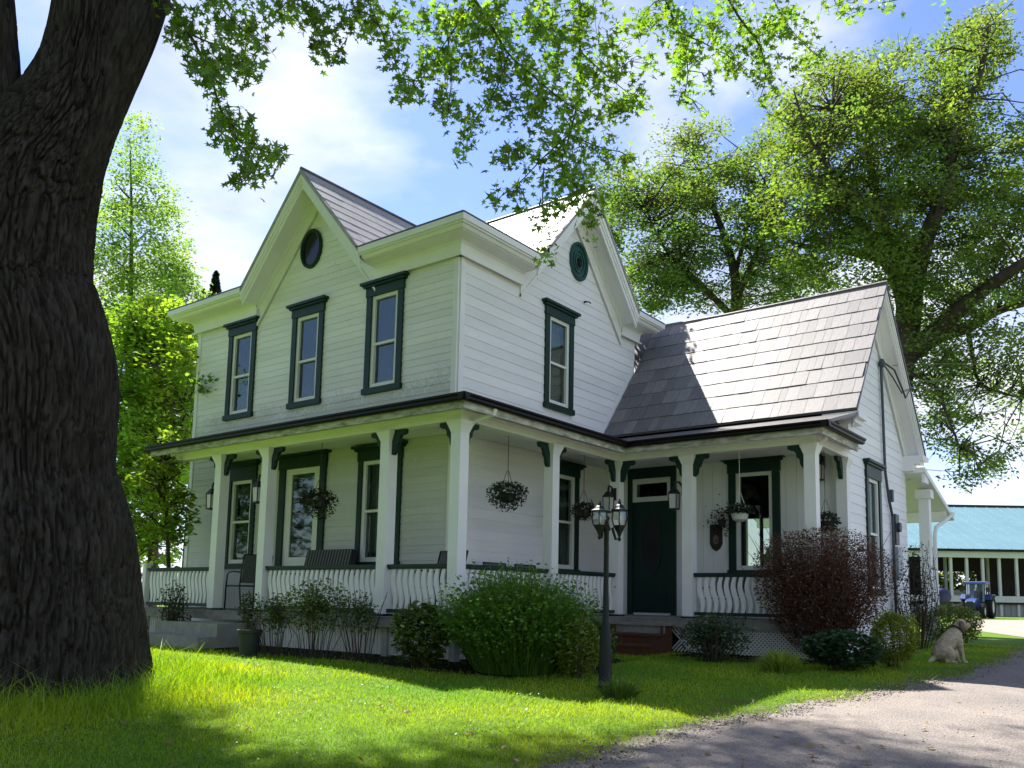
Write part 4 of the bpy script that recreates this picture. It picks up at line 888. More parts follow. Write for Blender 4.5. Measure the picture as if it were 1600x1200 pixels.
BLOB = [  # centre px, half size px, depth, number of leaves
 (285, 45, 26, 40, 7.7, 70), (322, 110, 22, 32, 7.5, 80), (345, 175, 20, 25, 7.4, 60), (385, 215, 22, 22, 7.4, 45), (428, 235, 16, 12, 7.4, 26), (395, 268, 22, 14, 7.4, 34), (368, 285, 12, 8, 7.4, 8), (378, 95, 34, 18, 7.6, 60), (400, 112, 10, 10, 7.6, 14),
 (340, 20, 45, 22, 8.0, 85), (395, 55, 36, 32, 8.0, 95), (430, 15, 40, 18, 8.3, 60), (485, 25, 32, 24, 8.3, 75), (505, 75, 22, 26, 8.3, 50), (550, 15, 30, 22, 8.6, 60), (590, 35, 30, 34, 8.7, 100), (618, 85, 17, 24, 8.7, 45), (637, 145, 9, 12, 8.7, 12),
 (670, 30, 50, 30, 9.0, 170), (740, 35, 55, 38, 9.0, 220), (820, 35, 60, 38, 9.1, 230), (900, 30, 60, 34, 9.3, 230), (690, 95, 40, 30, 8.9, 130), (650, 142, 24, 14, 8.9, 38), (703, 160, 18, 30, 8.9, 60), (770, 110, 45, 40, 9.0, 190), (735, 190, 22, 22, 8.9, 50), (728, 238, 10, 14, 8.9, 14),
 (850, 120, 50, 45, 9.1, 220), (810, 175, 34, 30, 9.0, 110), (925, 110, 42, 40, 9.3, 170), (885, 190, 34, 34, 9.3, 140), (868, 235, 32, 24, 9.3, 90), (930, 232, 34, 22, 9.3, 75), (975, 165, 34, 18, 9.2, 60), (1005, 172, 16, 12, 9.2, 20), (985, 250, 20, 16, 9.3, 30),
 (900, 275, 40, 24, 9.35, 110), (930, 310, 32, 26, 9.4, 85), (885, 330, 26, 16, 9.4, 40), (800, 250, 22, 14, 9.1, 30), (772, 250, 14, 12, 9.1, 14), (780, 312, 18, 10, 9.3, 20), (815, 312, 14, 9, 9.3, 12), (835, 345, 16, 10, 9.2, 14), (858, 388, 10, 14, 9.2, 12), (925, 360, 14, 16, 9.4, 14),
 (1030, 25, 45, 30, 9.6, 150), (1065, 80, 30, 36, 9.6, 110), (1072, 142, 14, 14, 9.6, 18), (1110, 40, 46, 38, 9.7, 150), (1150, 95, 30, 22, 9.6, 60), (1180, 45, 42, 40, 9.8, 140), (1195, 110, 20, 30, 9.8, 60), (1230, 50, 30, 36, 9.9, 80), (1270, 88, 24, 14, 9.9, 34), (1095, 175, 12, 8, 9.7, 7), (1112, 133, 14, 12, 9.7, 12), (960, 60, 40, 50, 9.4, 110), (1010, 95, 22, 20, 9.5, 24),
 (1315, 10, 26, 10, 10.0, 30), (1382, 5, 12, 7, 10.2, 12), (1478, -2, 14, 6, 10.3, 8),
 # the crown goes on above the picture
 (330, -120, 110, 70, 8.2, 260), (520, -130, 110, 75, 8.6, 260), (700, -130, 110, 70, 9.0, 330), (880, -120, 110, 65, 9.3, 360), (1060, -110, 110, 65, 9.7, 330), (1220, -120, 90, 60, 10.0, 200), (80, -160, 140, 80, 8.0, 260), (-120, -60, 120, 120, 8.0, 260), (780, -260, 260, 60, 9.2, 420),
]
mp_, ms_, tint_m = [], [], []
for (u, v, a, b, d, n) in BLOB:
    n = int(n * (1.25 if v > -60 else 1.0))
    k_ = max(2, n // 9); sx_ = RNG.normal(0, 0.60, k_) * a; sy_ = RNG.normal(0, 0.60, k_) * b; pick_ = RNG.integers(0, k_, n); sd_ = RNG.normal(0, 0.3, k_)
    for i in range(n):                                 # sprigs of a few leaves each, drooping from their stalk
        j = pick_[i]; mp_.append(at(u + sx_[j] + RNG.normal(0, 7.5), v + sy_[j] + RNG.normal(2, 9.5), d + sd_[j] + RNG.normal(0, 0.07)) - MROOT)
    tone = RNG.uniform(0.75, 1.3)  # random leaf tone, one value per cluster
    tint_m.append(tint(n, np.array([0.14, 0.25, 0.028]) * tone, 0.25, 0.10))
for path in TW:                                        # and leaves all along the twigs
    A = np.array(path, float); A = A[max(0, np.argmax(A[:, 1] > -40) - 1):]
    for i in range(len(A) - 1):
        L_ = np.hypot(*(A[i + 1] - A[i])[:2]); n = int(L_ * 0.62); tone = RNG.uniform(0.75, 1.3)
        for q in range(n):
            t_ = RNG.uniform(); c_ = A[i] * (1 - t_) + A[i + 1] * t_; mp_.append(at(c_[0] + RNG.normal(0, 11), c_[1] + RNG.normal(5, 11), c_[2] + RNG.normal(0, 0.10)) - MROOT)
        tint_m.append(tint(n, np.array([0.14, 0.25, 0.028]) * tone, 0.25, 0.10))
mp_ = np.array(mp_); tint_m = np.concatenate(tint_m); ms_ = np.clip(RNG.normal(0.085, 0.022, len(mp_)), 0.040, 0.135)
uvd = (mp_ + MROOT - CAM) @ MR.T; inframe = (uvd[:, 1] / uvd[:, 2] * FOC + PY > 0)
for (u, v, a, b, d, n) in BLOB:                        # a twiglet from the nearest hanging twig into every cluster
    if v < -60: continue
    best = min(((math.hypot(q[0] - u, q[1] - v), q) for path in TW for q in path), key=lambda t_: t_[0])
    if best[0] < 6 or best[0] > 110: continue
    q = best[1]; A_, B_ = at(*q), at(u + RNG.normal(0, a * .3), v + RNG.normal(0, b * .3), d); M_ = (A_ + B_) / 2 + np.array([0, 0, 0.06])
    MBW.tube([tuple(A_ - MROOT), tuple(M_ - MROOT), tuple(B_ - MROOT)], [0.006, 0.0045, 0.0025], 4)
    for _ in range(4):
        E_ = at(u + RNG.normal(0, a * .6), v + RNG.normal(0, b * .6), d + RNG.normal(0, .1)); MBW.tube([tuple(M_ - MROOT), tuple((M_ + E_) / 2 - MROOT + RNG.normal(0, .02, 3)), tuple(E_ - MROOT)], [0.004, 0.003, 0.002], 3)
order = np.argsort(-(ms_ / uvd[:, 2]) * inframe); single = set(order[:290].tolist()); rest = np.array([i for i in range(len(mp_)) if i not in single])
for i in range(0, len(rest), 5):                       # short leaf stalks tie the clusters to their twigs
    p = mp_[rest[i]]; q = p + np.array([RNG.normal(0, .03), RNG.normal(0, .03), RNG.uniform(0.02, 0.07)]); MBW.tube([tuple(q), tuple((p + q) / 2 + RNG.normal(0, .015, 3)), tuple(p)], [0.0035, 0.003, 0.002], 3)
MBW.build('twigs', TWIG, MAPLE_T)
tag(link('crown', leaf_mesh('maple_crown', mp_[rest], ms_[rest], tint_m[rest], MLEAF, 1.25, MAPLE), MAPLE_T), kind='stuff')
def high_crown():
    rng = np.random.default_rng(88); C = np.column_stack([rng.uniform(-9.5, 6.0, 1500), rng.uniform(-14, -0.5, 1500), rng.uniform(7.0, 17, 1500)])
    e = ((C[:, 0] + 1.8) / 7.8) ** 2 + ((C[:, 1] + 7.2) / 6.9) ** 2 + ((C[:, 2] - 11) / 5.8) ** 2; C = C[(e < 1) & (e > 0.12) & (C[:, 0] < 1.5)]
    q = (C - CAM) @ MR.T; v = np.where(q[:, 2] > 0.3, q[:, 1] / np.maximum(q[:, 2], .3) * FOC + PY, -9999); C = C[v < -130]
    g_ = C - SUN * (C[:, 2:3] / SUN[2]); gq = (np.column_stack([g_[:, :2], ground_z(g_[:, 0], g_[:, 1])]) - CAM) @ MR.T; gv = np.where(gq[:, 2] > .5, gq[:, 1] / np.maximum(gq[:, 2], .5) * FOC + PY, 9999); gu = gq[:, 0] / np.maximum(gq[:, 2], .5) * FOC + PX; sh = (gv < 1128) & (gq[:, 2] > .5) & (gu > 120) & (gu < 1500) | ((gv < 1600) & (gq[:, 2] > .5) & (gu > 330) & (gu < 700) & (gv < 1215)); C = C[~sh]; print('high clumps', len(C))
    S = []                                             # the boughs whose shade lies over the near lawn and the drive
    for (u0, u1, v0, v1, n) in ((-90, 235, 1082, 1240, 170), (260, 900, 1212, 1310, 60), (620, 860, 1170, 1195, 6), (880, 1700, 1158, 1285, 50), (900, 1250, 1140, 1160, 7)):
        for _ in range(n * 3):
            g1 = on_ground(rng.uniform(u0, u1), rng.uniform(v0, v1)); z_ = rng.uniform(8.5, 17.5); c_ = g1 + SUN * ((z_ - g1[2]) / SUN[2]); q_ = MR @ (c_ - CAM)
            if q_[2] > 0.3 and q_[1] / q_[2] * FOC + PY > -75: continue
            if np.hypot(c_[0] - MROOT[0], c_[1] - MROOT[1]) > 11: continue
            S.append(c_); n -= 1
            if n <= 0: break
    C = np.concatenate([C, np.array(S)])
    mb = MB(); hub = at(150, -320, TD)
    for c in C[::3]:
        m = hub * .45 + c * .55 + rng.normal(0, .4, 3); mb.tube([tuple(hub - MROOT), tuple(m - MROOT), tuple(c - MROOT)], [0.05, 0.03, 0.008], 4)
    mb.build('high_branches', TWIG, MAPLE_T); k = 80; n = len(C) * k; P = np.repeat(C, k, 0) + rng.normal(0, 0.36, (n, 3)) * np.array([1, 1, .6])
    q = (P - CAM) @ MR.T; v = np.where(q[:, 2] > 0.1, q[:, 1] / np.maximum(q[:, 2], .1) * FOC + PY, -9999); P = P[v < -10]
    tag(link('high_crown', leaf_mesh('high_crown', P - MROOT, rng.uniform(0.10, 0.19, len(P)), tint(len(P), (0.075, 0.135, 0.016), 0.25, 0.1, rng), MLEAF, 0.8, rng=rng), MAPLE_T), kind='stuff')
high_crown()
lm = []
for k in range(4):
    me = leaf_mesh('maple_leaf_%d' % k, [[0, 0, 0]], 1.0, tint(1, np.array([0.14, 0.25, 0.028]) * (0.7 + 0.18 * k), 0.02, 0.05), MLEAF, shape=MAPLE, axes=(np.array([[1, 0, 0.]]), np.array([[0, 1, 0.]]), np.array([[0, 0, 1.]]))); lm.append(me)
for i in single:
    o = bpy.data.objects.new('leaf', lm[i % 4]); COL.objects.link(o); o.parent = MAPLE_T; o.location = mp_[i]; o.scale = (ms_[i],) * 3
    o.rotation_euler = (random.gauss(1.2, 0.5), random.gauss(0, 0.6), random.uniform(0, 6.28))

# ================================================================== trees behind the house
def tree(name, label, base, limbs, clumps, leaf, per, col, crad, col2=None, group=None, trad=None, tilt=0.9, flat=0.65, twig=True, seed=1, lm_=LEAF, seg=8):
    rng = np.random.default_rng(seed); root = np.array(base, float); t = thing(name, label, 'tree', root, group=group); mb = MB(); pts = []
    for (path, r0, r1) in limbs:
        P, R = smooth_path(path, np.linspace(r0, r1, len(path)), 0.35); mb.tube([tuple(p - root) for p in P], list(R), seg); pts.append(P[len(P) // 4:])
    pts = np.concatenate(pts); C = np.array(clumps, float)
    if twig:
        for c in C:
            if rng.uniform() < 0.25: continue
            dd = np.linalg.norm(pts - c, axis=1) + 0.35 * np.maximum(0, pts[:, 2] - c[2] + 0.3); q = pts[np.argmin(dd)]
            if np.linalg.norm(q - c) > 2.6: continue
            mid = (q + c) / 2 + rng.normal(0, 0.15, 3) + np.array([0, 0, 0.12 * np.linalg.norm(c - q)])
            mb.tube([tuple(q - root), tuple(mid - root), tuple(c - root)], [0.026, 0.016, 0.006], 4)
            for k in range(3):
                e = c + rng.normal(0, crad * 0.4, 3); mb.tube([tuple(mid * .4 + c * .6 - root), tuple(e - root)], [0.014, 0.005], 3)
    mb.build('trunk', BARK2, t, smooth=True)
    n = len(C) * per; cen = np.repeat(C, per, 0); dv = rng.normal(0, 1, (n, 3)); dv /= np.linalg.norm(dv, axis=1)[:, None]
    P = cen + dv * (crad * rng.uniform(0.15, 1.0, n) ** 0.6)[:, None] * np.repeat(rng.uniform(0.6, 1.25, len(C)), per)[:, None] * np.array([1, 1, flat])
    cc = tint(len(C), col, 0.16, 0.08, rng)
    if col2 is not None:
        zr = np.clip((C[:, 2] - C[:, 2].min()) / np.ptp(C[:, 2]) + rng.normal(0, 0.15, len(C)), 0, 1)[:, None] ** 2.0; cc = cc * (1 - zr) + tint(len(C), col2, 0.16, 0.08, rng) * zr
    T = np.repeat(cc, per, 0) * (1 + rng.normal(0, 0.18, (n, 1)))
    tag(link('crown', leaf_mesh('tree_crown', P - root, rng.uniform(0.7, 1.25, n) * leaf, np.clip(T, 0.005, 0.6), lm_, tilt, rng=rng), t), kind='stuff')
    return t
def px_clumps(ell, depth, dj, rng):
    out = []
    for (u, v, a, b, n) in ell:
        r = np.sqrt(rng.uniform(0, 1, n)); th = rng.uniform(0, 2 * np.pi, n)
        out += [at(u + a * r[i] * math.cos(th[i]), v + b * r[i] * math.sin(th[i]), depth + rng.normal(0, dj)) for i in range(n)]
    return out
rg = np.random.default_rng(21)
D1 = 24.0
def pp(d, *uv): return [at(u, v, d + k) for u, v, k in uv]
b1 = at(1372, 945 + 0.83 / D1 * FOC, D1); b1[2] = -0.05
tree('spreading_tree', 'huge spreading olive green tree rising behind the wing gable with thick dark limbs', b1, [
  ([b1] + pp(D1, (1388, 700, 0), (1408, 560, 0), (1418, 480, 0), (1398, 410, 0.2), (1375, 340, 0.5), (1362, 270, 1.0), (1350, 170, 1.5)), 0.52, 0.05),
  (pp(D1, (1420, 520, 0), (1432, 430, -.4), (1455, 350, -.9), (1482, 290, -1.2), (1490, 210, -1.4), (1530, 120, -1.8), (1545, 60, -2)), 0.30, 0.04),
  (pp(D1, (1410, 560, 0), (1470, 510, -.5), (1515, 470, -1.2), (1570, 430, -1.8), (1650, 380, -2.6), (1760, 330, -3)), 0.30, 0.06),
  (pp(D1, (1410, 560, 0), (1480, 520, .6), (1512, 512, 1.0), (1560, 485, 1.3), (1620, 470, 1.6), (1720, 450, 2)), 0.26, 0.05),
  (pp(D1, (1400, 430, 0), (1345, 350, -.8), (1320, 300, -1.3), (1290, 250, -1.6), (1300, 170, -1.9)), 0.20, 0.03),
  (pp(D1, (1398, 410, .2), (1310, 390, .9), (1240, 380, 1.4), (1190, 340, 1.8)), 0.13, 0.03),
  (pp(D1, (1345, 350, -.8), (1300, 270, -2), (1262, 210, -2.4), (1240, 140, -2.6)), 0.09, 0.02),
  (pp(D1, (1512, 512, 1.0), (1520, 560, .6), (1532, 600, .2), (1580, 618, 0), (1640, 625, 0)), 0.08, 0.02),
  (pp(D1, (1408, 580, 0), (1460, 600, -1), (1480, 650, -1.5), (1500, 700, -1.7)), 0.08, 0.02),
  ], px_clumps([(a_, b_, c_, d_, int(n_ * 1.75)) for a_, b_, c_, d_, n_ in [(1420, 470, 60, 60, 16), (1405, 600, 40, 60, 8), (1470, 420, 70, 50, 14), (1300, 160, 95, 70, 40), (1420, 150, 105, 80, 50), (1505, 110, 55, 65, 26), (1545, 60, 35, 40, 12), (1360, 250, 165, 85, 90), (1530, 250, 100, 90, 55), (1245, 225, 55, 55, 20), (1270, 330, 85, 65, 50), (1460, 350, 130, 70, 65), (1580, 380, 70, 90, 40), (1330, 410, 105, 45, 40), (1480, 470, 60, 40, 22), (1470, 570, 45, 55, 26), (1560, 540, 70, 45, 18), (1575, 610, 60, 35, 14), (1490, 670, 38, 50, 16), (1530, 730, 36, 26, 9), (1700, 300, 100, 200, 70), (1680, 560, 80, 80, 20), (1360, 330, 120, 80, 40), (1590, 690, 30, 20, 3)]], D1, 1.5, rg),
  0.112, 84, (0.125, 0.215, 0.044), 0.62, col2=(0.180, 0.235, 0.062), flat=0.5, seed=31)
D2 = 28.0
b2 = at(1152, 945 + 0.83 / D2 * FOC, D2); b2[2] = -0.05
tree('slender_tree', 'green slender limbed tree between the side gable and the spreading olive tree', b2, [
  ([b2] + pp(D2, (1155, 640, 0), (1150, 520, 0), (1148, 430, 0), (1132, 370, .3), (1105, 300, .6), (1085, 235, .8)), 0.30, 0.03),
  (pp(D2, (1150, 470, 0), (1180, 400, -.5), (1205, 340, -.8), (1215, 270, -1)), 0.13, 0.02), (pp(D2, (1150, 500, 0), (1090, 440, -.5), (1040, 390, -1), (1010, 330, -1.2)), 0.12, 0.02),
  (pp(D2, (1148, 430, 0), (1170, 330, .8), (1165, 240, 1.2)), 0.10, 0.02)],
  px_clumps([(a_, b_, c_, d_, int(n_ * 1.8)) for a_, b_, c_, d_, n_ in [(1095, 240, 60, 55, 26), (1060, 320, 60, 60, 30), (1130, 330, 90, 75, 52), (1045, 420, 50, 65, 34), (1120, 430, 95, 60, 44), (1200, 410, 60, 70, 34), (1170, 255, 45, 45, 14), (990, 330, 40, 60, 24), (1010, 440, 45, 60, 30), (1250, 450, 60, 40, 20), (955, 300, 30, 40, 10)]], D2, 1.4, rg),
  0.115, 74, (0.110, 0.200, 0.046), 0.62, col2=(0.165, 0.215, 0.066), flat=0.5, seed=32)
# an added tree close behind the house, its crown placed to shade the wing roof
rs = np.random.default_rng(61); bc = []
for _ in range(46):
    h_ = rs.uniform(0.50, 1.02); P_ = np.array([rs.uniform(0.0, 0.35 + 0.55 * (1.02 - h_) / 0.5), WE + (WY - WE) * h_, WEZ + (WZ - WEZ) * h_]); bc.append(P_ + SUN / SUN[2] * rs.uniform(2.5, 3.6))
bc = np.array(bc); b6 = np.array([-2.6, 8.2, 0.0])
tree('added_shade_tree', 'added green tree close behind the side gable peak, its crown shading the wing roof', b6, [([b6, np.array([-2.6, 8.1, 4.0]), np.array([-2.3, 7.7, 7.5]), np.array([-2.1, 7.2, 9.6])], 0.16, 0.03)], bc, 0.11, 95, (0.12, 0.215, 0.044), 0.42, seed=36)
# left of the house
D3 = 25.0
b3 = at(195, 925 + 0.83 / D3 * FOC, D3); b3[2] = -0.05
ell = [(215, 520, 95, 50, 40), (270, 520, 40, 40, 16), (160, 380, 40, 60, 12), (255, 330, 18, 10, 4), (248, 300, 14, 10, 3), (262, 385, 24, 10, 5), (272, 430, 22, 14, 6), (280, 470, 26, 16, 8), (230, 440, 50, 40, 18), (250, 500, 50, 26, 18), (205, 205, 18, 25, 5), (205, 250, 26, 28, 9), (195, 300, 42, 30, 13), (200, 350, 56, 34, 18), (205, 410, 72, 38, 26), (205, 470, 90, 40, 32), (190, 540, 100, 50, 36), (120, 420, 60, 120, 24), (255, 400, 22, 12, 5), (262, 440, 24, 14, 6), (240, 345, 26, 8, 4)]
tree('airy_tree', 'tall airy pale green tree tapering to a point beyond the maple trunk', b3, [([b3] + pp(D3, (200, 600, 0), (205, 420, 0), (205, 300, 0), (203, 215, 0)), 0.10, 0.012)] + [(pp(D3, (203, y, 0), (203 + s * 20, y - 22, s * .3), (203 + s * w * .6, y - 34, s * .5)), 0.03, 0.008) for y, s, w in ((520, 1, 90), (500, -1, 80), (450, 1, 75), (430, -1, 70), (390, 1, 62), (370, -1, 52), (330, 1, 45), (310, -1, 38))],
  px_clumps([(a_ + 6, b_, c_ * 1.2, d_, int(n_ * 1.6)) for a_, b_, c_, d_, n_ in ell], D3, 1.1, rg), 0.10, 70, (0.20, 0.33, 0.08), 0.56, twig=False, seed=33)
D4 = 19.0
b4 = at(235, 925 + 0.83 / D4 * FOC, D4); b4[2] = -0.05
tree('leafy_tree', 'dense bright yellow green tree standing past the left end of the house', b4, [([b4] + pp(D4, (240, 820, 0), (238, 740, 0), (230, 640, 0), (225, 560, 0)), 0.13, 0.03), (pp(D4, (240, 800, 0), (270, 720, -.3), (285, 640, -.5)), 0.05, 0.012), (pp(D4, (239, 780, 0), (200, 700, .3), (180, 620, .4)), 0.05, 0.012)],
  px_clumps([(240, 560, 70, 70, 60), (260, 640, 60, 70, 60), (215, 690, 60, 70, 55), (265, 740, 45, 50, 34), (210, 800, 60, 60, 32), (140, 640, 70, 160, 50), (240, 850, 40, 30, 10), (290, 600, 28, 60, 24), (285, 530, 26, 30, 14), (240, 500, 60, 30, 24), (210, 620, 50, 60, 30)], D4, 0.9, rg), 0.115, 85, (0.20, 0.34, 0.04), 0.48, seed=34)
D5 = 15.5
b5 = at(268, 925 + 0.83 / D5 * FOC, D5); b5[2] = -0.03
tree('young_tree', 'thin stemmed young tree with dark leaves just off the left porch rail', b5, [([b5] + pp(D5, (262, 850, 0), (258, 780, 0), (255, 720, 0)), 0.045, 0.012)],
  px_clumps([(262, 700, 34, 26, 12), (250, 745, 34, 26, 10), (272, 800, 22, 42, 12), (240, 800, 20, 40, 6)], D5, 0.5, rg), 0.10, 60, (0.16, 0.24, 0.025), 0.34, seed=35)
def spruce(u, v, d, h, label):
    top = at(u, v, d); base = np.array([top[0], top[1], -0.1]); t = thing('spruce_tree', label, 'tree', base, group='spruces beyond the roof'); H_ = top[2] + 0.1
    rng = np.random.default_rng(int(u)); mb = MB(); mb.tube([(0, 0, 0), (0, 0, H_)], [0.22, 0.02], 7); mb.build('trunk', BARK2, t)
    n = 5200; z = H_ * (1 - rng.uniform(0, 1, n) ** 0.9 * 0.62); r = (H_ - z) * 0.24 * rng.uniform(0.2, 1, n) ** 0.6 + 0.05; a = rng.uniform(0, 6.28, n); P = np.column_stack([r * np.cos(a), r * np.sin(a), z - r * 0.25])
    tag(link('crown', leaf_mesh('spruce_crown', P, rng.uniform(0.18, 0.34, n), tint(n, (0.016, 0.032, 0.018), 0.3, 0.1, rng), LEAF, 1.2, rng=rng), t), kind='stuff')
spruce(338, 424, 48, 12, 'taller dark spruce tip showing above the front roof edge'); spruce(318, 452, 52, 12, 'shorter dark spruce tip left of the taller one above the roof edge')

# far wood closing the horizon on the lawn side and beyond the barn
def wood(name, pts, hmin, hmax, n, seed, col=(0.05, 0.085, 0.02)):
    rng = np.random.default_rng(seed); p = np.array(pts, float); seg = np.linalg.norm(np.diff(p, axis=0), axis=1); cum = np.concatenate([[0], np.cumsum(seg)]); P, T = [], []
    m = int(cum[-1] / 3.2); cs = rng.uniform(0, cum[-1], m)
    for c in cs:
        i = min(np.searchsorted(cum, c, 'right') - 1, len(seg) - 1); q = p[i] + (p[i + 1] - p[i]) * (c - cum[i]) / seg[i] + rng.normal(0, 2.2, 2); h = rng.uniform(hmin, hmax); w_ = rng.uniform(2.0, 3.4); k = n // m
        d = rng.normal(0, 1, (k, 3)); d /= np.linalg.norm(d, axis=1)[:, None]; d *= rng.uniform(0.55, 1.0, k)[:, None]
        lob = 1 + 0.25 * np.sin(d[:, 0:1] * 5 + c) * np.cos(d[:, 2:3] * 6 + c); P.append(np.column_stack([q[0] + d[:, 0:1] * w_ * lob, q[1] + d[:, 1:2] * w_ * lob, h * 0.56 + d[:, 2:3] * h * 0.5 * lob])); T.append(tint(k, np.array(col) * rng.uniform(0.7, 1.35), 0.2, 0.1, rng))
    P = np.concatenate(P); P[:, 2] = np.maximum(P[:, 2], 0.1)
    tag(link(name, leaf_mesh(name, P, rng.uniform(0.35, 0.7, len(P)), np.concatenate(T), LEAF, 1.0, rng=rng)), kind='stuff')
wood('distant_wood', [(-75, 90), (-60, 40), (-45, 5), (-42, -30)], 8, 13, 26000, 41)
wood('roadside_wood', [(-40, -45), (-15, -38), (8, -36), (20, -35)], 25, 32, 46000, 42, (0.04, 0.07, 0.016))
wood('barnside_wood', [tuple(at(1480, 900, 100)[:2]), tuple(at(1760, 900, 95)[:2])], 5, 8, 9000, 43, (0.09, 0.12, 0.02))

# ================================================================== lawn grass
def grass():
    rng = np.random.default_rng(9); N = 2600000
    X = rng.uniform(-9, 12.5, N); Y = rng.uniform(-11, 10, N); d = np.hypot(X - CAM[0], Y - CAM[1])
    keep = rng.uniform(0, 1, N) < np.minimum(1, (5.0 / d) ** 1.7) * 0.95
    e = np.array([tuple(p) for p in DLINE]); 
    # lawn lies on the house side of the driveway's edge
    idx = np.argmin((X[:, None].astype(np.float32) - e[::4, 0][None]) ** 2 + (Y[:, None].astype(np.float32) - e[::4, 1][None]) ** 2, axis=1) * 4
    dist = (X - e[idx, 0]) * DNRM[idx, 0] + (Y - e[idx, 1]) * DNRM[idx, 1]
    ragged = 0.10 + 0.10 * np.sin(X * 7 + Y * 3) + rng.normal(0, 0.10, N)
    keep &= dist < ragged
    keep &= ~((X > -6.1) & (X < 1.25) & (Y > -1.25) & (Y < 6)) & ~((X >= 1.2) & (X < 4.5) & (Y > 2.7) & (Y < 9)) & ~((X > -7) & (X < 0) & (Y > -1) & (Y < 6))
    bed = ((X > -2.85) & (X < 1.3) & (Y > -2.1) & (Y < -1.2)) | ((X > 1.2) & (X < 2.75) & (Y > -1.95) & (Y < 1.0)) | ((X > 2.6) & (X < 5.2) & (Y > 1.9) & (Y < 6.4))
    keep &= ~(bed & (rng.uniform(0, 1, N) < 0.9))
    v = ((X - CAM[0]) * MR[2][0] + (Y - CAM[1]) * MR[2][1]); h = ((X - CAM[0]) * RIGHT[0] + (Y - CAM[1]) * RIGHT[1]); keep &= (v > 1.5) & (np.abs(h + 0.05 * v) < v * 0.72 + 0.8)
    X, Y, dist, d = X[keep], Y[keep], dist[keep], d[keep]; n = len(X)
    near_t = np.hypot(X - MROOT[0], Y - MROOT[1]); tall = np.clip(1.9 - near_t * 0.62, 0, 1)
    wild = np.clip((1.0 - np.abs(near_t - 1.3)) / 1.0, 0, 1)
    patch = np.sin(X * 1.7 + 2 * np.sin(Y * 1.1)) * np.cos(Y * 1.9 + np.sin(X * 2.3))
    H_ = (0.018 + 0.010 * rng.gamma(2, 0.6, n) + 0.005 * patch) * (1 + 9.0 * wild * rng.uniform(0.2, 1, n) ** 2)
    W = np.maximum(0.0026, 0.00062 * d) * rng.uniform(0.8, 1.4, n)
    a = rng.uniform(0, 6.283, n); ln = rng.normal(0, 0.62, (n, 2)) * H_[:, None]
    base = np.column_stack([X, Y, ground_z(X, Y) - 0.004]); wv = np.column_stack([np.cos(a), np.sin(a), np.zeros(n)]) * W[:, None] * 0.5
    mid = base + np.column_stack([ln * 0.28, H_ * 0.6]); tip = base + np.column_stack([ln, H_])
    V = np.stack([base - wv, base + wv, mid + wv * 0.75, tip, mid - wv * 0.75], 1).reshape(-1, 3)
    c = tint(n, (0.25, 0.41, 0.010), 0.12, 0.06, rng); dry = np.clip(np.exp(-np.abs(dist) / 0.22) * rng.uniform(0, 1.2, n) + (rng.uniform(0, 1, n) < 0.05) * 0.6, 0, 1)[:, None]
    bare_ = np.clip(1 - np.hypot((X - on_ground(1150, 1098)[0]) / 0.30, (Y - on_ground(1150, 1098)[1]) / 0.22), 0, 1); dry = np.clip(dry + (bare_ * 1.6)[:, None], 0, 1); big = np.clip(np.sin(X * 0.9 + 1.3 * np.sin(Y * 0.7)) * np.sin(Y * 1.3 + np.sin(X * 1.6 + 1)), 0, 1)[:, None]; c = c * (1 - 0.28 * big * np.array([0.9, 0.3, 0.0]))
    c = c * (1 - 0.75 * dry) + np.array([0.24, 0.19, 0.07]) * 0.75 * dry; c *= (1 + 0.14 * patch)[:, None]; c[:, 0] *= 1 + 0.22 * patch
    T = np.repeat(c, 5, 0); me = raw_mesh('lawn_grass', V, np.array([(0, 1, 2), (0, 2, 4), (4, 2, 3)]), n, 5, T, GBLADE)
    tag(link('lawn_grass', me), kind='stuff'); return n
NGR = grass(); print('blades', NGR)
def little_flowers():
    rng = np.random.default_rng(77); P = []
    for (u, v, a, b, n) in ((150, 1130, 130, 60, 14), (250, 1150, 90, 40, 12), (820, 1165, 60, 25, 5), (560, 1150, 250, 40, 8)):
        for _ in range(n):
            p = on_ground(u + rng.uniform(-a, a), v + rng.uniform(-b, b)); P.append((p[0], p[1], p[2] + rng.uniform(0.08, 0.20)))
    c = np.where(rng.uniform(0, 1, (len(P), 1)) < 0.5, [[0.55, 0.42, 0.02]], [[0.62, 0.62, 0.52]])
    tag(link('lawn_flowers', leaf_mesh('lawn_flowers', P, rng.uniform(0.018, 0.034, len(P)), c, SLEAF, 0.5, rng=rng)), kind='stuff')
little_flowers()
def clover():
    rng = np.random.default_rng(91); P = []
    for _ in range(70):
        c = on_ground(rng.uniform(20, 1000), rng.uniform(1050, 1215)); n = rng.integers(12, 60); q = rng.normal(0, rng.uniform(0.05, 0.16), (n, 2)); P += [(c[0] + a, c[1] + b, float(ground_z(c[0] + a, c[1] + b)) + rng.uniform(0.022, 0.045)) for a, b in q]
    n = len(P); tag(link('lawn_clover', leaf_mesh('lawn_clover', P, rng.uniform(0.014, 0.028, n), tint(n, (0.10, 0.235, 0.03), 0.2, 0.06, rng), SLEAF, 0.45, rng=rng)), kind='stuff')
    P = [on_ground(rng.uniform(60, 1500), rng.uniform(1060, 1215)) + np.array([0, 0, 0.035]) for _ in range(70)]
    tag(link('fallen_leaves', leaf_mesh('fallen_leaves', P, rng.uniform(0.04, 0.08, 70), tint(70, (0.20, 0.13, 0.05), 0.3, 0.1, rng), SLEAF, 0.4, MAPLE, rng)), kind='stuff')
clover()

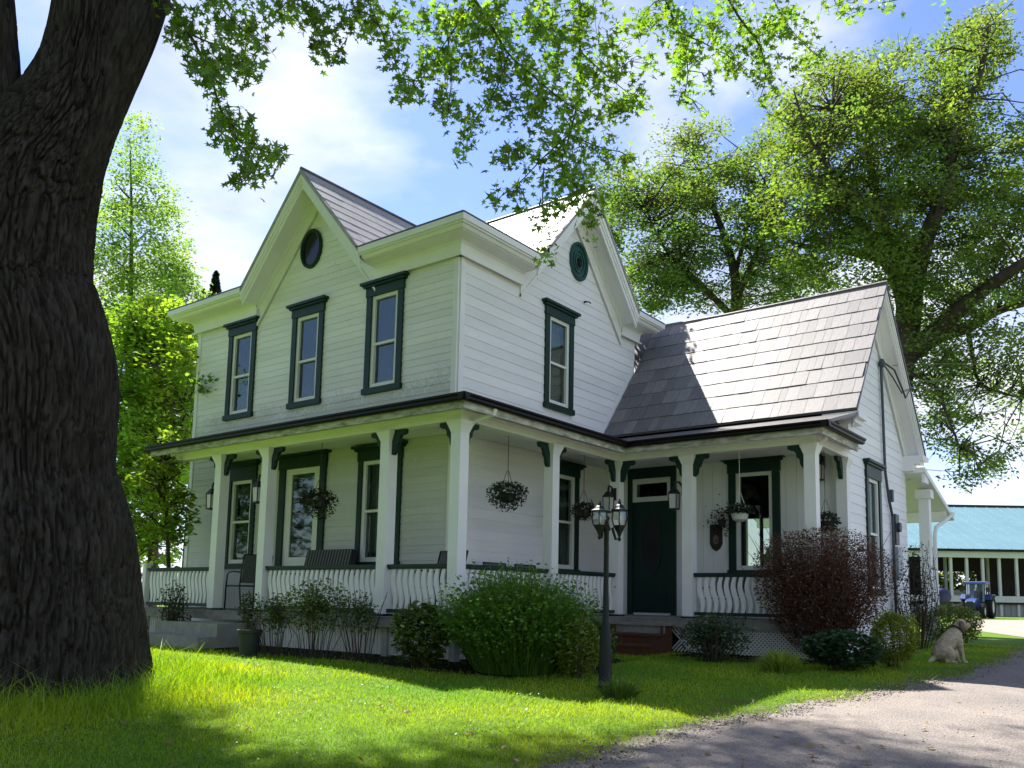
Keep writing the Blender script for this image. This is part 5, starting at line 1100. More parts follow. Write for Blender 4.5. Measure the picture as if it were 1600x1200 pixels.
# ================================================================== planting
def shrub(name, label, bbox, n, leaf, col, cat='shrub', stems=14, stem_mat=TWIG, legs=0.0, shape='round', var=0.22, tilt=0.9, depth_ratio=0.8, hollow=0.45, flower=None, push=0.5, seed=1, lumps=9, group=None, bare=0.0, pos=None, size=None):
    x0, x1, yt, yb = bbox; rng = np.random.default_rng(seed); g = on_ground((x0 + x1) / 2, yb); dep = float((g - CAM) @ MR[2]); w = (x1 - x0) * dep / FOC; h = (yb - yt) * dep / FOC
    if size: w, h = size
    r = w / 2; c = g + FWD * r * depth_ratio * push
    if pos: c = np.array([pos[0], pos[1], 0.0])
    c[2] = float(ground_z(c[0], c[1])); t = thing(name, label, cat, c, group=group)
    mb = MB()
    for _ in range(stems):
        a = rng.uniform(0, 6.28); q = np.array([math.cos(a), math.sin(a)]) * r * rng.uniform(0.2, 0.98); f_ = 0.45 if legs > 0.2 else 0.15; g_ = 0.55 if legs > 0.2 else 1.0; jn = rng.normal(0, 0.07 * h, 2); hh = h * rng.uniform(0.55, 1.0)
        mb.tube([(q[0] * f_ + jn[0] * .4, q[1] * f_ + jn[1] * .4, -0.02), (q[0] * (f_ + .25) + jn[0], q[1] * (f_ + .25) + jn[1], hh * 0.5), (q[0] + jn[1] * .6, q[1] - jn[0] * .6, hh)], [0.011 * g_, 0.008 * g_, 0.003], 4)
    if stems: mb.build('stems', stem_mat, t)
    d = rng.normal(0, 1, (n, 3)); d /= np.linalg.norm(d, axis=1)[:, None]; rad = rng.uniform(hollow, 1.0, n) ** 0.7
    lob = np.zeros(n); lc = rng.normal(0, 1, (lumps, 3)); lc /= np.linalg.norm(lc, axis=1)[:, None]
    for k in range(lumps): lob = np.maximum(lob, np.clip((d @ lc[k] - 0.55) / 0.45, 0, 1) ** 0.5)
    rad *= (0.60 + 0.46 * lob) if lumps > 20 else (0.76 + 0.28 * lob)
    z0 = h * legs; P = np.column_stack([d[:, 0] * r * rad, d[:, 1] * r * rad * depth_ratio, z0 + (h - z0) * (0.5 + 0.5 * d[:, 2] * rad)])
    R2 = np.array([[RIGHT[0], RIGHT[1]], [FWD[0], FWD[1]]]); P[:, :2] = P[:, :2] @ R2
    if bare > 0: P = P[rng.uniform(0, 1, n) > bare * (1 - lob)]
    if shape == 'vase': f = 0.66 + 0.36 * P[:, 2] / h; P[:, 0] *= f; P[:, 1] *= f
    m = len(P); tag(link('foliage', leaf_mesh('foliage', P, rng.uniform(0.65, 1.3, m) * leaf, tint(m, col, var, 0.10, rng), SLEAF, tilt, rng=rng), t), kind='stuff')
    if flower:
        k, fs, fcol, zone = flower; pick = P[P[:, 2] > h * zone]; pick = pick[rng.choice(len(pick), min(k, len(pick)), replace=False)]
        out_ = pick * np.array([1.05, 1.05, 1.03]); tag(link('flowers', leaf_mesh('flowers', out_, rng.uniform(0.7, 1.3, len(out_)) * fs, tint(len(out_), fcol, 0.08, 0.03, rng), SLEAF, 0.8, rng=rng), t), kind='stuff')
    return t
def blades(name, label, bbox, n, w_, col, cat='grass clump', spread=0.5, droop=0.35, seed=1, depth_ratio=0.8, push=0.5, plume=None):
    x0, x1, yt, yb = bbox; rng = np.random.default_rng(seed); g = on_ground((x0 + x1) / 2, yb); dep = float((g - CAM) @ MR[2]); w = (x1 - x0) * dep / FOC; h = (yb - yt) * dep / FOC
    r = w / 2; c = g + FWD * r * depth_ratio * push; c[2] = float(ground_z(c[0], c[1])); t = thing(name, label, cat, c)
    a = rng.uniform(0, 6.28, n); q = np.sqrt(rng.uniform(0, 1, n)) ; b = np.column_stack([np.cos(a), np.sin(a) * depth_ratio]) * (q * r * 0.62)[:, None]; dirv = np.column_stack([np.cos(a), np.sin(a)]) * (q * r * spread * rng.uniform(0.3, 1.2, n))[:, None] + rng.normal(0, 0.05, (n, 2)) * h
    H_ = h * rng.uniform(0.45, 1.0, n) * (1 - 0.30 * q ** 2); ax = rng.uniform(0, 6.28, n); wv = np.column_stack([np.cos(ax), np.sin(ax), np.zeros(n)]) * w_ * 0.5
    B = np.column_stack([b, np.zeros(n)]); M1 = B + np.column_stack([dirv * 0.35, H_ * 0.62]); T_ = B + np.column_stack([dirv, H_ * (1 - droop * rng.uniform(0, 0.6, n))])
    V = np.stack([B - wv * .7, B + wv * .7, M1 + wv, T_, M1 - wv], 1).reshape(-1, 3)
    tag(link('foliage', raw_mesh('foliage', V, np.array([(0, 1, 2), (0, 2, 4), (4, 2, 3)]), n, 5, np.repeat(tint(n, col, 0.25, 0.10, rng), 5, 0), SLEAF), t), kind='stuff')
    if plume:                                          # feathery side leaflets along the blades
        k = plume; i = rng.integers(0, n, k); s = rng.uniform(0.25, 1.0, k)[:, None]; P = np.where(s < .62, B[i] + (M1[i] - B[i]) * s / .62, M1[i] + (T_[i] - M1[i]) * (s - .62) / .38) + rng.normal(0, 0.018, (k, 3))
        tag(link('leaflets', leaf_mesh('leaflets', P, rng.uniform(0.025, 0.065, k), tint(k, np.array(col) * 1.15, 0.25, 0.1, rng), SLEAF, 1.2, rng=rng), t), kind='stuff')
    return t
blades('feathery_shrub', 'large feathery dark green clump at the porch corner', (688, 918, 858, 1056), 6200, 0.013, (0.085, 0.185, 0.020), 'shrub', 0.75, 0.45, 51, plume=34000)
shrub('round_shrub', 'small round yellow green shrub beside the lamp post', (862, 942, 966, 1062), 6500, 0.036, (0.17, 0.235, 0.03), seed=52, stems=8)
shrub('bloom_shrub', 'broad leaved shrub with pale blooms left of the feathery clump', (604, 704, 935, 1046), 1700, 0.085, (0.09, 0.145, 0.03), seed=53, stems=12, flower=(90, 0.075, (0.62, 0.66, 0.45), 0.35), tilt=0.6)
shrub('leggy_shrub', 'pale leaved leggy shrub under the middle of the front railing', (432, 545, 902, 1030), 2600, 0.05, (0.12, 0.17, 0.05), seed=54, stems=20, legs=0.28, hollow=0.0, depth_ratio=0.6, push=0.2, lumps=7, flower=(60, 0.045, (0.45, 0.47, 0.28), 0.5), bare=0.45)
shrub('leggy_shrub', 'leggy shrub just right of the planter pot', (392, 462, 925, 1026), 1200, 0.05, (0.09, 0.135, 0.04), seed=154, stems=16, legs=0.30, hollow=0.0, depth_ratio=0.7, push=0.2, lumps=6, bare=0.45)
shrub('leggy_shrub', 'sparse leggy shrub at the right end of the front skirting', (522, 600, 922, 1030), 900, 0.048, (0.085, 0.13, 0.04), seed=155, stems=18, legs=0.35, hollow=0.0, depth_ratio=0.7, push=0.2, lumps=6, bare=0.5)
shrub('leggy_shrub', 'small leggy shrub right of the concrete steps under the chair', (362, 402, 925, 1022), 420, 0.05, (0.06, 0.095, 0.025), seed=55, stems=12, legs=0.45, hollow=0.2, depth_ratio=0.7)
shrub('thin_shrub', 'thin dark shrub between the maple trunk and the concrete steps', (234, 292, 905, 1006), 900, 0.05, (0.035, 0.062, 0.02), seed=56, stems=16, legs=0.1, hollow=0.2, bare=0.4)
shrub('corner_shrub', 'upright leafy shrub at the middle porch post', (596, 646, 925, 1010), 900, 0.06, (0.06, 0.105, 0.025), seed=67, stems=14, legs=0.3, hollow=0.2, depth_ratio=0.7, flower=(20, 0.05, (0.5, 0.55, 0.3), 0.5))
shrub('fern', 'dark fern between the lamp post and the wooden steps', (905, 968, 968, 1058), 1500, 0.05, (0.07, 0.15, 0.025), cat='fern', seed=57, stems=10, push=1.6)
shrub('low_planting', 'low dark green perennials under the wing porch lattice', (1040, 1195, 955, 1036), 3600, 0.045, (0.05, 0.10, 0.035), cat='plants', seed=58, stems=30, depth_ratio=0.4, hollow=0.1, shape='vase')
blades('lime_clump', 'lime green grassy clump before the red shrub', (1188, 1258, 1006, 1052), 700, 0.014, (0.24, 0.33, 0.05), 'plant', 0.8, 0.4, 59)
shrub('barberry', 'tall twiggy red brown shrub at the wing porch corner', (1172, 1428, 818, 1036), 60000, 0.034, (0.135, 0.060, 0.042), seed=60, stems=110, hollow=0.10, shape='vase', lumps=30, bare=0.15, legs=0.04, depth_ratio=0.7)
shrub('dark_shrub', 'dark glossy leaved shrub at the foot of the red shrub', (1258, 1388, 984, 1052), 1900, 0.085, (0.035, 0.08, 0.026), seed=61, stems=12, tilt=0.6)
shrub('golden_shrub', 'rounded golden green shrub between the red shrub and the dog', (1362, 1444, 946, 1046), 6500, 0.036, (0.21, 0.26, 0.03), seed=62, stems=8, hollow=0.5)
shrub('climbing_shrub', 'sparse dark twiggy shrub climbing the white wing wall', (1384, 1456, 846, 986), 2200, 0.045, (0.03, 0.033, 0.03), seed=63, stems=34, hollow=0.1, bare=0.25, depth_ratio=0.5, pos=(4.80, 7.35), size=(0.95, 2.0))
shrub('hedge_shrub', 'low olive green shrub behind the sitting dog', (1430, 1540, 944, 1008), 7500, 0.05, (0.15, 0.20, 0.03), seed=64, stems=8, hollow=0.5, push=0.1)
blades('weed_tuft', 'tuft of long weeds at the lamp post foot', (930, 1006, 1050, 1092), 240, 0.012, (0.085, 0.15, 0.02), 'weeds', 0.9, 0.4, 65, push=0.2)

# planter pot beside the steps
g = on_ground(388, 1026); t = thing('planter', 'dark planter pot at the right end of the concrete steps', 'planter', g)
mb = MB(); mb.lathe([(0.09, 0), (0.11, 0.02), (0.145, 0.30), (0.16, 0.31), (0.16, 0.35), (0.14, 0.35), (0.13, 0.32)], 20); mb.build('pot', mat('dark_pot', (0.025, 0.03, 0.03), 0.6, 0.3), t, smooth=False)
mb = MB(); mb.lathe([(0.13, 0.315), (0.06, 0.33), (0.01, 0.335)], 16); mb.build('soil', mat('soil', (0.03, 0.022, 0.016), 0.95, 0.1), t)

# ================================================================== lamp post
g = on_ground(945.5, 1078); dep = float((g - CAM) @ MR[2]); sc = dep / FOC
LP = thing('lamp_post', 'dark green garden lamp post with two curved arms and glass lanterns', 'lamp post', g)
LGREEN = mat('lamp_paint', (0.006, 0.010, 0.009), 0.5, 0.3, noise=0.3, nscale=6)
LGLASS = glass_mat('lantern_glass', (0.9, 0.92, 0.92), 3.0)
Hh = (1078 - 812) * sc
mb = MB(); mb.lathe([(0.085, -0.03), (0.085, 0.02), (0.070, 0.05), (0.066, 0.30), (0.058, 0.55), (0.046, 0.62), (0.040, 0.66), (0.034, 0.70), (0.027, Hh * 0.62), (0.024, Hh), (0.034, Hh + .01), (0.034, Hh + 0.03), (0.015, Hh + .05), (0.006, Hh + .07)], 16); mb.build('pole', LGREEN, LP, smooth=True)
def lantern(uc, vb, vt, dd):
    """hexagonal lantern: hung between pixel rows vt..vb of the picture, dd behind or before the pole"""
    off = RIGHT * (uc - 946.5) * sc + FWD * dd; z0 = (1078 - vb) * sc; z1 = (1078 - vt) * sc; h = z1 - z0
    loc = (off[0], off[1], z0); mb = MB(); R_ = 0.088
    mb.lathe([(0.006, 0.0), (0.022, 0.05 * h), (0.012, 0.10 * h), (0.03, 0.2 * h), (R_ * 0.80, 0.35 * h), (R_ * 0.86, 0.37 * h), (R_ * 0.5, 0.38 * h)], 6, loc)
    L_ = mb.build('lantern', LGREEN, LP); prof = [(R_ * 0.80, 0.37 * h), (R_ * 1.02, 0.52 * h), (R_ * 0.92, 0.705 * h)]
    mb = MB(); vs = []
    for r, z in prof: vs += [(loc[0] + r * .96 * math.cos(math.pi * k / 3), loc[1] + r * .96 * math.sin(math.pi * k / 3), loc[2] + z) for k in range(6)]
    mb.add(vs, [(r * 6 + k, r * 6 + (k + 1) % 6, r * 6 + 6 + (k + 1) % 6, r * 6 + 6 + k) for r in range(2) for k in range(6)]); mb.build('glass', LGLASS, L_)
    mb = MB()
    for k in range(6): mb.tube([(loc[0] + r * math.cos(math.pi * k / 3), loc[1] + r * math.sin(math.pi * k / 3), loc[2] + z) for r, z in prof], 0.006, 5)
    mb.build('ribs', LGREEN, L_)
    mb = MB(); mb.lathe([(R_ * 0.95, 0.70 * h), (R_ * 1.12, 0.715 * h), (R_ * 1.10, 0.74 * h), (R_ * 0.72, 0.78 * h), (R_ * 0.5, 0.84 * h), (0.02, 0.88 * h), (0.022, 0.92 * h), (0.006, h)], 6, loc); mb.build('cap', LGREEN, L_)
    mb = MB(); mb.lathe([(0.012, 0.43 * h), (0.013, 0.55 * h), (0.004, 0.62 * h)], 8, loc); mb.build('bulb', CREAM, L_)
    return off, z0, h
o1, za_, h1 = lantern(934.5, 844, 782, -0.10); o2, zb_, h2 = lantern(968.0, 845, 776, 0.05)
for off, z0 in ((o1, za_), (o2, zb_)):
    mb = MB(); zt = Hh + 0.0
    mb.tube([(0, 0, Hh - 0.02), tuple(off * 0.25 + np.array([0, 0, Hh - 0.10])), tuple(off * 0.45 + np.array([0, 0, z0 + 0.14])), tuple(off * 0.72 + np.array([0, 0, z0 + 0.02])), tuple(off + np.array([0, 0, z0 + 0.03]))], [0.017, 0.017, 0.016, 0.014, 0.012], 8); mb.build('arm', LGREEN, LP, smooth=True)
mb = MB(); mb.tube([(0, 0, Hh - .02), tuple(-RIGHT * 0.05 + np.array([0, 0, Hh + 0.05])), tuple(-RIGHT * 0.12 + np.array([0, 0, Hh + 0.10])), tuple(-RIGHT * 0.165 + np.array([0, 0, Hh + 0.22]))], 0.010, 8); mb.build('scroll', LGREEN, LP, smooth=True)

# ================================================================== wall lanterns on the porch posts
BGLASS = mat('frosted_glass', (0.55, 0.55, 0.50), 0.3, 0.5)
def wall_lantern(label, c, d, z):
    t = thing('wall_lantern', label, 'wall lamp', (c[0] + d[0] * 0.085, c[1] + d[1] * 0.085, z), math.atan2(d[1], d[0]), 'lanterns on the porch posts'); t.scale = (1.45, 1.3, 1.3)
    mb = MB(); mb.box((0, -0.035, 0.06), (0.02, 0.035, 0.22)); mb.tube([(0.02, 0, 0.16), (0.06, 0, 0.23), (0.11, 0, 0.24), (0.125, 0, 0.19)], 0.013, 8); mb.build('bracket', BLACK, t)
    mb = MB(); mb.lathe([(0.075, 0.09), (0.075, 0.10), (0.03, 0.16), (0.012, 0.17), (0.014, 0.20), (0.004, 0.23)], 4, (0.125, 0, 0), 0, math.pi / 4); mb.lathe([(0.02, -0.115), (0.065, -0.105), (0.065, -0.09)], 4, (0.125, 0, 0), 0, math.pi / 4)
    for k in range(4): a = math.pi / 4 + k * math.pi / 2; mb.tube([(0.125 + 0.06 * math.cos(a), 0.06 * math.sin(a), -0.10), (0.125 + 0.07 * math.cos(a), 0.07 * math.sin(a), 0.09)], 0.006, 4)
    mb.build('frame', BLACK, t)
    mb = MB(); mb.lathe([(0.054, -0.09), (0.063, 0.085)], 4, (0.125, 0, 0), 0, math.pi / 4); mb.build('glass', BGLASS, t)
wall_lantern('black wall lantern left of the steps, on the post nearest the maple', posts['stair_l'], mX, 2.36)
wall_lantern('black wall lantern on the post right of the concrete steps', posts['stair_r'], mX, 2.40)
wall_lantern('black wall lantern on the inner corner post behind the garden lamp', posts['inner'], mY, 2.38)
wall_lantern('black wall lantern on the wing wall seen between the two right end posts', (float(on_y(1286, 740, 4.44)[0]), 4.44 + 0.075), mY, float(on_y(1286, 740, 4.44)[2]))
wall_lantern('black wall lantern on the post right of the green porch door', posts['door'], mX, 2.40)

# ================================================================== hanging baskets
def hanging(label, p, rw, rh, nleaf, col, pot=None, top=3.255, flower=None, seed=1, leaf=0.05, drop=0.5, group='hanging plant baskets of the porch'):
    t = thing('hanging_basket', label, 'hanging plant', p, group=group); rng = np.random.default_rng(seed); mb = MB()
    mb.lathe([(0.06, -0.10), (0.11, -0.07), (0.135, 0.02), (0.14, 0.03), (0.12, 0.03)], 14); mb.build('pot', pot or BLACK, t, smooth=False)
    mb = MB()
    for k in range(3): a = k * 2.094; mb.tube([(0.13 * math.cos(a), 0.13 * math.sin(a), 0.03), (0.012 * math.cos(a), 0.012 * math.sin(a), 0.36)], 0.004, 4)
    mb.tube([(0, 0, 0.36), (0, 0, top - p[2])], 0.005, 5); mb.build('hanger', CREAM if pot else BLACK, t)
    n = nleaf; d = rng.normal(0, 1, (n, 3)); d /= np.linalg.norm(d, axis=1)[:, None]; q = rng.uniform(0.3, 1, n) ** 0.6; P = np.column_stack([d[:, 0] * rw * q, d[:, 1] * rw * q, 0.05 + np.where(d[:, 2] > 0, d[:, 2] * rh * 0.6, d[:, 2] * rh * drop * 2) * q])
    tag(link('foliage', leaf_mesh('foliage', P, rng.uniform(0.6, 1.3, n) * leaf, tint(n, col, 0.25, 0.1, rng), SLEAF, 1.1, rng=rng), t), kind='stuff')
    if flower: 
        k = 60; i = rng.choice(n, k); tag(link('flowers', leaf_mesh('flowers', P[i] * 1.06, rng.uniform(0.03, 0.05, k), tint(k, flower, 0.2, 0.1, rng), SLEAF, 1.0, rng=rng), t), kind='stuff')
    return t
hanging('dark trailing hanging basket before the white front door', on_y(499, 785, -1.0), 0.30, 0.27, 900, (0.030, 0.036, 0.018), flower=(0.10, 0.02, 0.03), seed=71, drop=0.6)
hanging('bushy green hanging basket on a long cord at the porch side', on_x(793, 775, 1.0), 0.31, 0.28, 1500, (0.022, 0.042, 0.014), seed=72, leaf=0.042)
hanging('dark hanging basket behind the left lantern of the garden lamp', on_x(912, 800, 0.9), 0.22, 0.20, 650, (0.035, 0.045, 0.02), seed=73, flower=(0.08, 0.03, 0.03))
hanging('hanging plant in a white pot before the wing window', on_y(1156, 805, 3.1), 0.24, 0.24, 700, (0.022, 0.040, 0.014), pot=mat('white_pot', (0.62, 0.62, 0.58), 0.5, 0.4), seed=74, drop=0.08)
hanging('hanging plant with pale chains at the right end of the wing porch', on_y(1290, 818, 3.5), 0.22, 0.22, 600, (0.022, 0.036, 0.016), seed=75, flower=(0.05, 0.025, 0.03))
p = on_y(1128, 812, 4.30); t = thing('wall_plant', 'dark trailing plant on the wing wall above the plaque', 'plant', p); rng = np.random.default_rng(76); n = 380
tag(link('foliage', leaf_mesh('foliage', np.column_stack([rng.normal(0, .13, n), rng.normal(0, .05, n), rng.normal(0, .13, n)]), rng.uniform(.03, .06, n), tint(n, (0.03, 0.03, 0.018), .25, .1, rng), SLEAF, 1.1, rng=rng), t), kind='stuff')
mb = MB(); mb.lathe([(0.05, -0.12), (0.075, 0.0), (0.08, 0.0)], 10); mb.build('pot', BLACK, t)
PLQ = mat('dark_plaque_wood', (0.035, 0.022, 0.018), 0.55, 0.4, noise=0.3, nscale=8)
t = thing('wall_plaque', 'dark shield shaped wooden plaque on the wing wall beside the window', 'plaque', (2.185, 4.435, 1.91))
fr = Frame((0, 0, 0), (1, 0, 0), (0, -1, 0)); mb = MB(); sh_ = [(-0.115, 0.24), (0.115, 0.24), (0.115, -0.10), (0.07, -0.19), (0.0, -0.235), (-0.07, -0.19), (-0.115, -0.10)]
mb.prism(sh_, -0.012, 0.02, fr); mb.build('board', PLQ, t)
mb = MB(); mb.prism([(0.052 * math.cos(a * .3927), -0.03 + 0.085 * math.sin(a * .3927)) for a in range(16)], 0.02, 0.03, fr); mb.build('medallion', mat('pale_medallion', (0.16, 0.13, 0.115), 0.6, 0.3), t)
mb = MB(); mb.box((-0.10, 0.02, 0.13), (0.10, 0.035, 0.16), 0, fr); mb.build('shelf', PLQ, t)

# ================================================================== porch chairs
MESHC = mat('sling_fabric', (0.13, 0.14, 0.125), 0.8, 0.2, noise=0.3, nscale=20)
def arm_chair(label, loc, rz, group='black metal porch chairs'):
    t = thing('porch_chair', label, 'chair', loc, rz, group); r = 0.013
    for s in (-1, 1):
        y = 0.26 * s
        mb = MB(); mb.tube([(0.26, y, 0.0), (0.25, y, 0.40), (0.23, y, 0.585), (0.17, y, 0.63), (0.0, y, 0.64), (-0.22, y, 0.625)], r, 7); mb.build('arm', BLACK, t, smooth=True)
        mb = MB(); mb.tube([(-0.28, y, 0.0), (-0.20, y, 0.40), (-0.235, y, 0.65), (-0.31, y, 0.92)], r, 7); mb.build('leg', BLACK, t, smooth=True)
    mb = MB(); mb.tube([(0.25, -0.26, 0.40), (0.25, 0.26, 0.40)], r, 6); mb.tube([(-0.20, -0.26, 0.40), (-0.20, 0.26, 0.40)], r, 6); mb.tube([(-0.31, -0.26, 0.92), (-0.31, 0.26, 0.92)], r, 6); mb.tube([(0.25, -0.25, 0.40), (-0.2, -0.25, 0.40)], r, 6); mb.tube([(0.25, 0.25, 0.40), (-0.2, 0.25, 0.40)], r, 6); mb.build('frame', BLACK, t)
    mb = MB(); mb.box((-0.20, -0.245, 0.40), (0.25, 0.245, 0.412)); mb.build('seat', MESHC, t)
    mb = MB(); mb.hexa([(-0.215, -.245, .45), (-0.205, -.245, .45), (-0.205, .245, .45), (-0.215, .245, .45), (-.315, -.245, .91), (-.305, -.245, .91), (-.305, .245, .91), (-.315, .245, .91)]); mb.build('backrest', MESHC, t)
    return t
c0 = arm_chair('black tubular armchair between the posts at the concrete steps', tuple(on_y(388, 900, -0.55)[:2]) + (DZ,), math.pi * 0.97)
def another(loc, rz, label):
    c = copy_tree(c0); c.location = loc; c.rotation_euler = (0, 0, rz); c['label'] = label; return c
another((0.33, -0.62, DZ), -math.pi / 2, 'black framed chair back over the railing left of the corner post')
another((0.62, 0.62, DZ), math.pi * 0.0, 'black chair behind the feathery clump, nearer the corner post').scale = (1, 1, 0.86)
another((0.62, 1.38, DZ), math.pi * 0.0, 'black chair behind the feathery clump, nearer the lower side window').scale = (1, 1, 0.86)
another((2.75, 3.45, DZ), -math.pi / 2, 'black chair behind the white balusters of the wing porch').scale = (1, 1, 0.78)
def stripes(name):
    m = bpy.data.materials.new(name); m.use_nodes = True; nt = m.node_tree; b = nt.nodes['Principled BSDF']; L = nt.links; b.inputs['Roughness'].default_value = 0.9
    tcn = nt.nodes.new('ShaderNodeTexCoord'); w = nt.nodes.new('ShaderNodeTexWave'); w.bands_direction = 'X'; w.inputs['Scale'].default_value = 4.6; w.inputs['Distortion'].default_value = 0.3
    r = nt.nodes.new('ShaderNodeValToRGB'); r.color_ramp.interpolation = 'EASE'; r.color_ramp.elements[0].position = 0.38; r.color_ramp.elements[0].color = (0.018, 0.02, 0.022, 1); r.color_ramp.elements[1].position = 0.60; r.color_ramp.elements[1].color = (0.14, 0.14, 0.125, 1)
    L.new(tcn.outputs['Object'], w.inputs['Vector']); L.new(w.outputs['Color'], r.inputs['Fac']); L.new(r.outputs['Color'], b.inputs['Base Color']); return m
STR = stripes('striped_cloth')
t = thing('porch_bench', 'bench with a dark striped cushion behind the front railing', 'bench', (-2.35, -0.45, DZ))
mb = MB()
for i in range(8):
    s0, s1 = -0.55 + i * 0.1375, -0.55 + (i + 1) * 0.1375 - .004; mb.hexa([(s0, -.02, .42), (s1, -.02, .42), (s1, .10, .42), (s0, .10, .42), (s0, .12, 1.0), (s1, .12, 1.0), (s1, .24, .97), (s0, .24, .97)])
mb.build('back_cushion', STR, t); mb = MB(); mb.box((-.55, -.5, .36), (.55, .02, .45)); mb.build('seat_cushion', STR, t)
mb = MB(); mb.box((-.58, -.5, .30), (.58, .12, .36)); mb.build('seat_frame', BLACK, t)
for x in (-.56, .52):
    for y in (-.48, .06): mb = MB(); mb.box((x, y, 0), (x + .04, y + .04, .30)); mb.build('leg', BLACK, t)
for x in (-.60, .56): mb = MB(); mb.box((x, -.5, .58), (x + .05, .16, .62)); mb.box((x, -.5, .3), (x + .04, -.46, .58)); mb.build('arm', BLACK, t)
g = (1.36, 3.0, DZ); t = thing('walking_stick', 'dark slim object standing beside the green porch door', 'boot tray', (1.30, 3.35, DZ)); bpy.data.objects.remove(t)

# ================================================================== the dog
def dog():
    g = on_ground(1488, 1036); t = thing('dog', 'cream curly coated dog sitting upright with a dark collar', 'dog', g, math.atan2(RIGHT[1], RIGHT[0]) + 0.12); k = 0.90
    J = [(-.20, 0, .155, .125), (-.12, 0, .26, .135), (-.03, 0, .36, .130), (.05, 0, .44, .115), (.095, 0, .51, .088), (.125, 0, .565, .075), (.165, 0, .610, .082), (.235, 0, .600, .050), (.295, 0, .588, .036), (.315, 0, .590, .028)]
    E_ = [(i, i + 1) for i in range(9)]
    def chain(start, pts):
        p = start
        for q in pts: J.append(q); E_.append((p, len(J) - 1)); p = len(J) - 1
    for s in (-1, 1):
        chain(3, [(.070, .075 * s, .34, .070), (.100, .080 * s, .23, .043), (.125, .080 * s, .12, .029), (.140, .080 * s, .035, .027), (.175, .080 * s, .020, .025), (.195, .080 * s, .018, .018)])
        chain(0, [(-.12, .12 * s, .15, .095), (-.05, .145 * s, .155, .066), (-.12, .140 * s, .075, .045), (-.18, .135 * s, .035, .032), (-.10, .135 * s, .028, .028), (-.03, .135 * s, .024, .026), (-.01, .135 * s, .020, .018)])
    chain(0, [(-.29, 0, .085, .045), (-.36, -.03, .045, .032), (-.43, -.08, .03, .022)])
    chain(7, [(.250, 0, .552, .026), (.285, 0, .546, .018)])
    mb = MB()
    def ball(c, r, seg=14):
        mb.lathe([(r[0] * math.sin(math.pi * q / 8), -r[2] * math.cos(math.pi * q / 8)) if 0 < q < 8 else (0.002, (-1 if q == 0 else 1) * r[2]) for q in range(9)], seg, c)
    for a_, b_ in E_:
        A, B = J[a_], J[b_]; mb.tube([(A[0] * k, A[1] * k, A[2] * k), ((A[0] + B[0]) / 2 * k, (A[1] + B[1]) / 2 * k, (A[2] + B[2]) / 2 * k), (B[0] * k, B[1] * k, B[2] * k)], [A[3] * k, (A[3] + B[3]) / 2 * k, B[3] * k], 14)
    for q in J: ball((q[0] * k, q[1] * k, q[2] * k), (q[3] * k,) * 3)
    o = mb.build('body', mat('dog_fur', (0.60, 0.51, 0.36), 0.95, 0.1, nscale=16, col2=(0.36, 0.29, 0.19), bump=0.8, bscale=90), t)
    rm = o.modifiers.new('remesh', 'REMESH'); rm.mode = 'VOXEL'; rm.voxel_size = 0.0085; rm.use_smooth_shade = True
    sm = o.modifiers.new('smooth', 'SMOOTH'); sm.iterations = 7; sm.factor = 0.5
    tx = bpy.data.textures.new('curls', 'CLOUDS'); tx.noise_scale = 0.022; dm = o.modifiers.new('curls', 'DISPLACE'); dm.texture = tx; dm.strength = 0.020; dm.mid_level = 0.5
    FUR2 = mat('dog_ear_fur', (0.20, 0.155, 0.10), 0.95, 0.1, noise=0.35, nscale=30, bump=0.6, bscale=80); NOSE = mat('dog_nose', (0.015, 0.012, 0.012), 0.35, 0.5)
    for s in (-1, 1):
        mb = MB(); vs = []
        for (x, y, z, w) in ((.135, .066, .655, .030), (.125, .088, .620, .042), (.122, .096, .570, .046), (.128, .094, .525, .034), (.135, .088, .505, .012)): vs += [((x - w) * k, y * s * k, z * k), (x * k, (y + .014) * s * k, z * k), ((x + w) * k, y * s * k, z * k), (x * k, (y - .010) * s * k, z * k)]
        mb.add(vs, [(r * 4 + i, r * 4 + (i + 1) % 4, r * 4 + 4 + (i + 1) % 4, r * 4 + 4 + i) for r in range(4) for i in range(4)] + [(3, 2, 1, 0), (16, 17, 18, 19)]); mb.build('ear', FUR2, t, smooth=True)
        mb = MB(); mb.lathe([(0.002, -.018), (.015, -.009), (.018, 0), (.015, .009), (.002, .018)], 8, (.222 * k, .043 * s * k, .628 * k)); mb.build('eye', NOSE, t, smooth=True)
    mb = MB(); mb.lathe([(0.003, -.024), (.024, -.014), (.028, 0), (.021, .016), (.003, .024)], 10, (.335 * k, 0, .603 * k)); mb.build('nose', NOSE, t, smooth=True)
    mb = MB(); n = 24; a_ = Vector((.045, 0, .063)).normalized(); u = Vector((0, 1, 0)); w_ = a_.cross(u); c = Vector((.105, 0, .525)) * k
    mb.tube([tuple(c + (u * math.cos(2 * math.pi * i / n) + w_ * math.sin(2 * math.pi * i / n)) * 0.102 * k) for i in range(n + 1)], 0.013, 6); mb.build('collar', BLACK, t)
    mb = MB(); mb.hexa([(.255 * k, -.015, .562 * k), (.31 * k, -.013, .556 * k), (.31 * k, .013, .556 * k), (.255 * k, .015, .562 * k), (.255 * k, -.015, .570 * k), (.315 * k, -.013, .564 * k), (.315 * k, .013, .564 * k), (.255 * k, .015, .570 * k)]); mb.build('tongue', mat('tongue', (0.35, 0.10, 0.09), 0.5, 0.4), t)
dog()

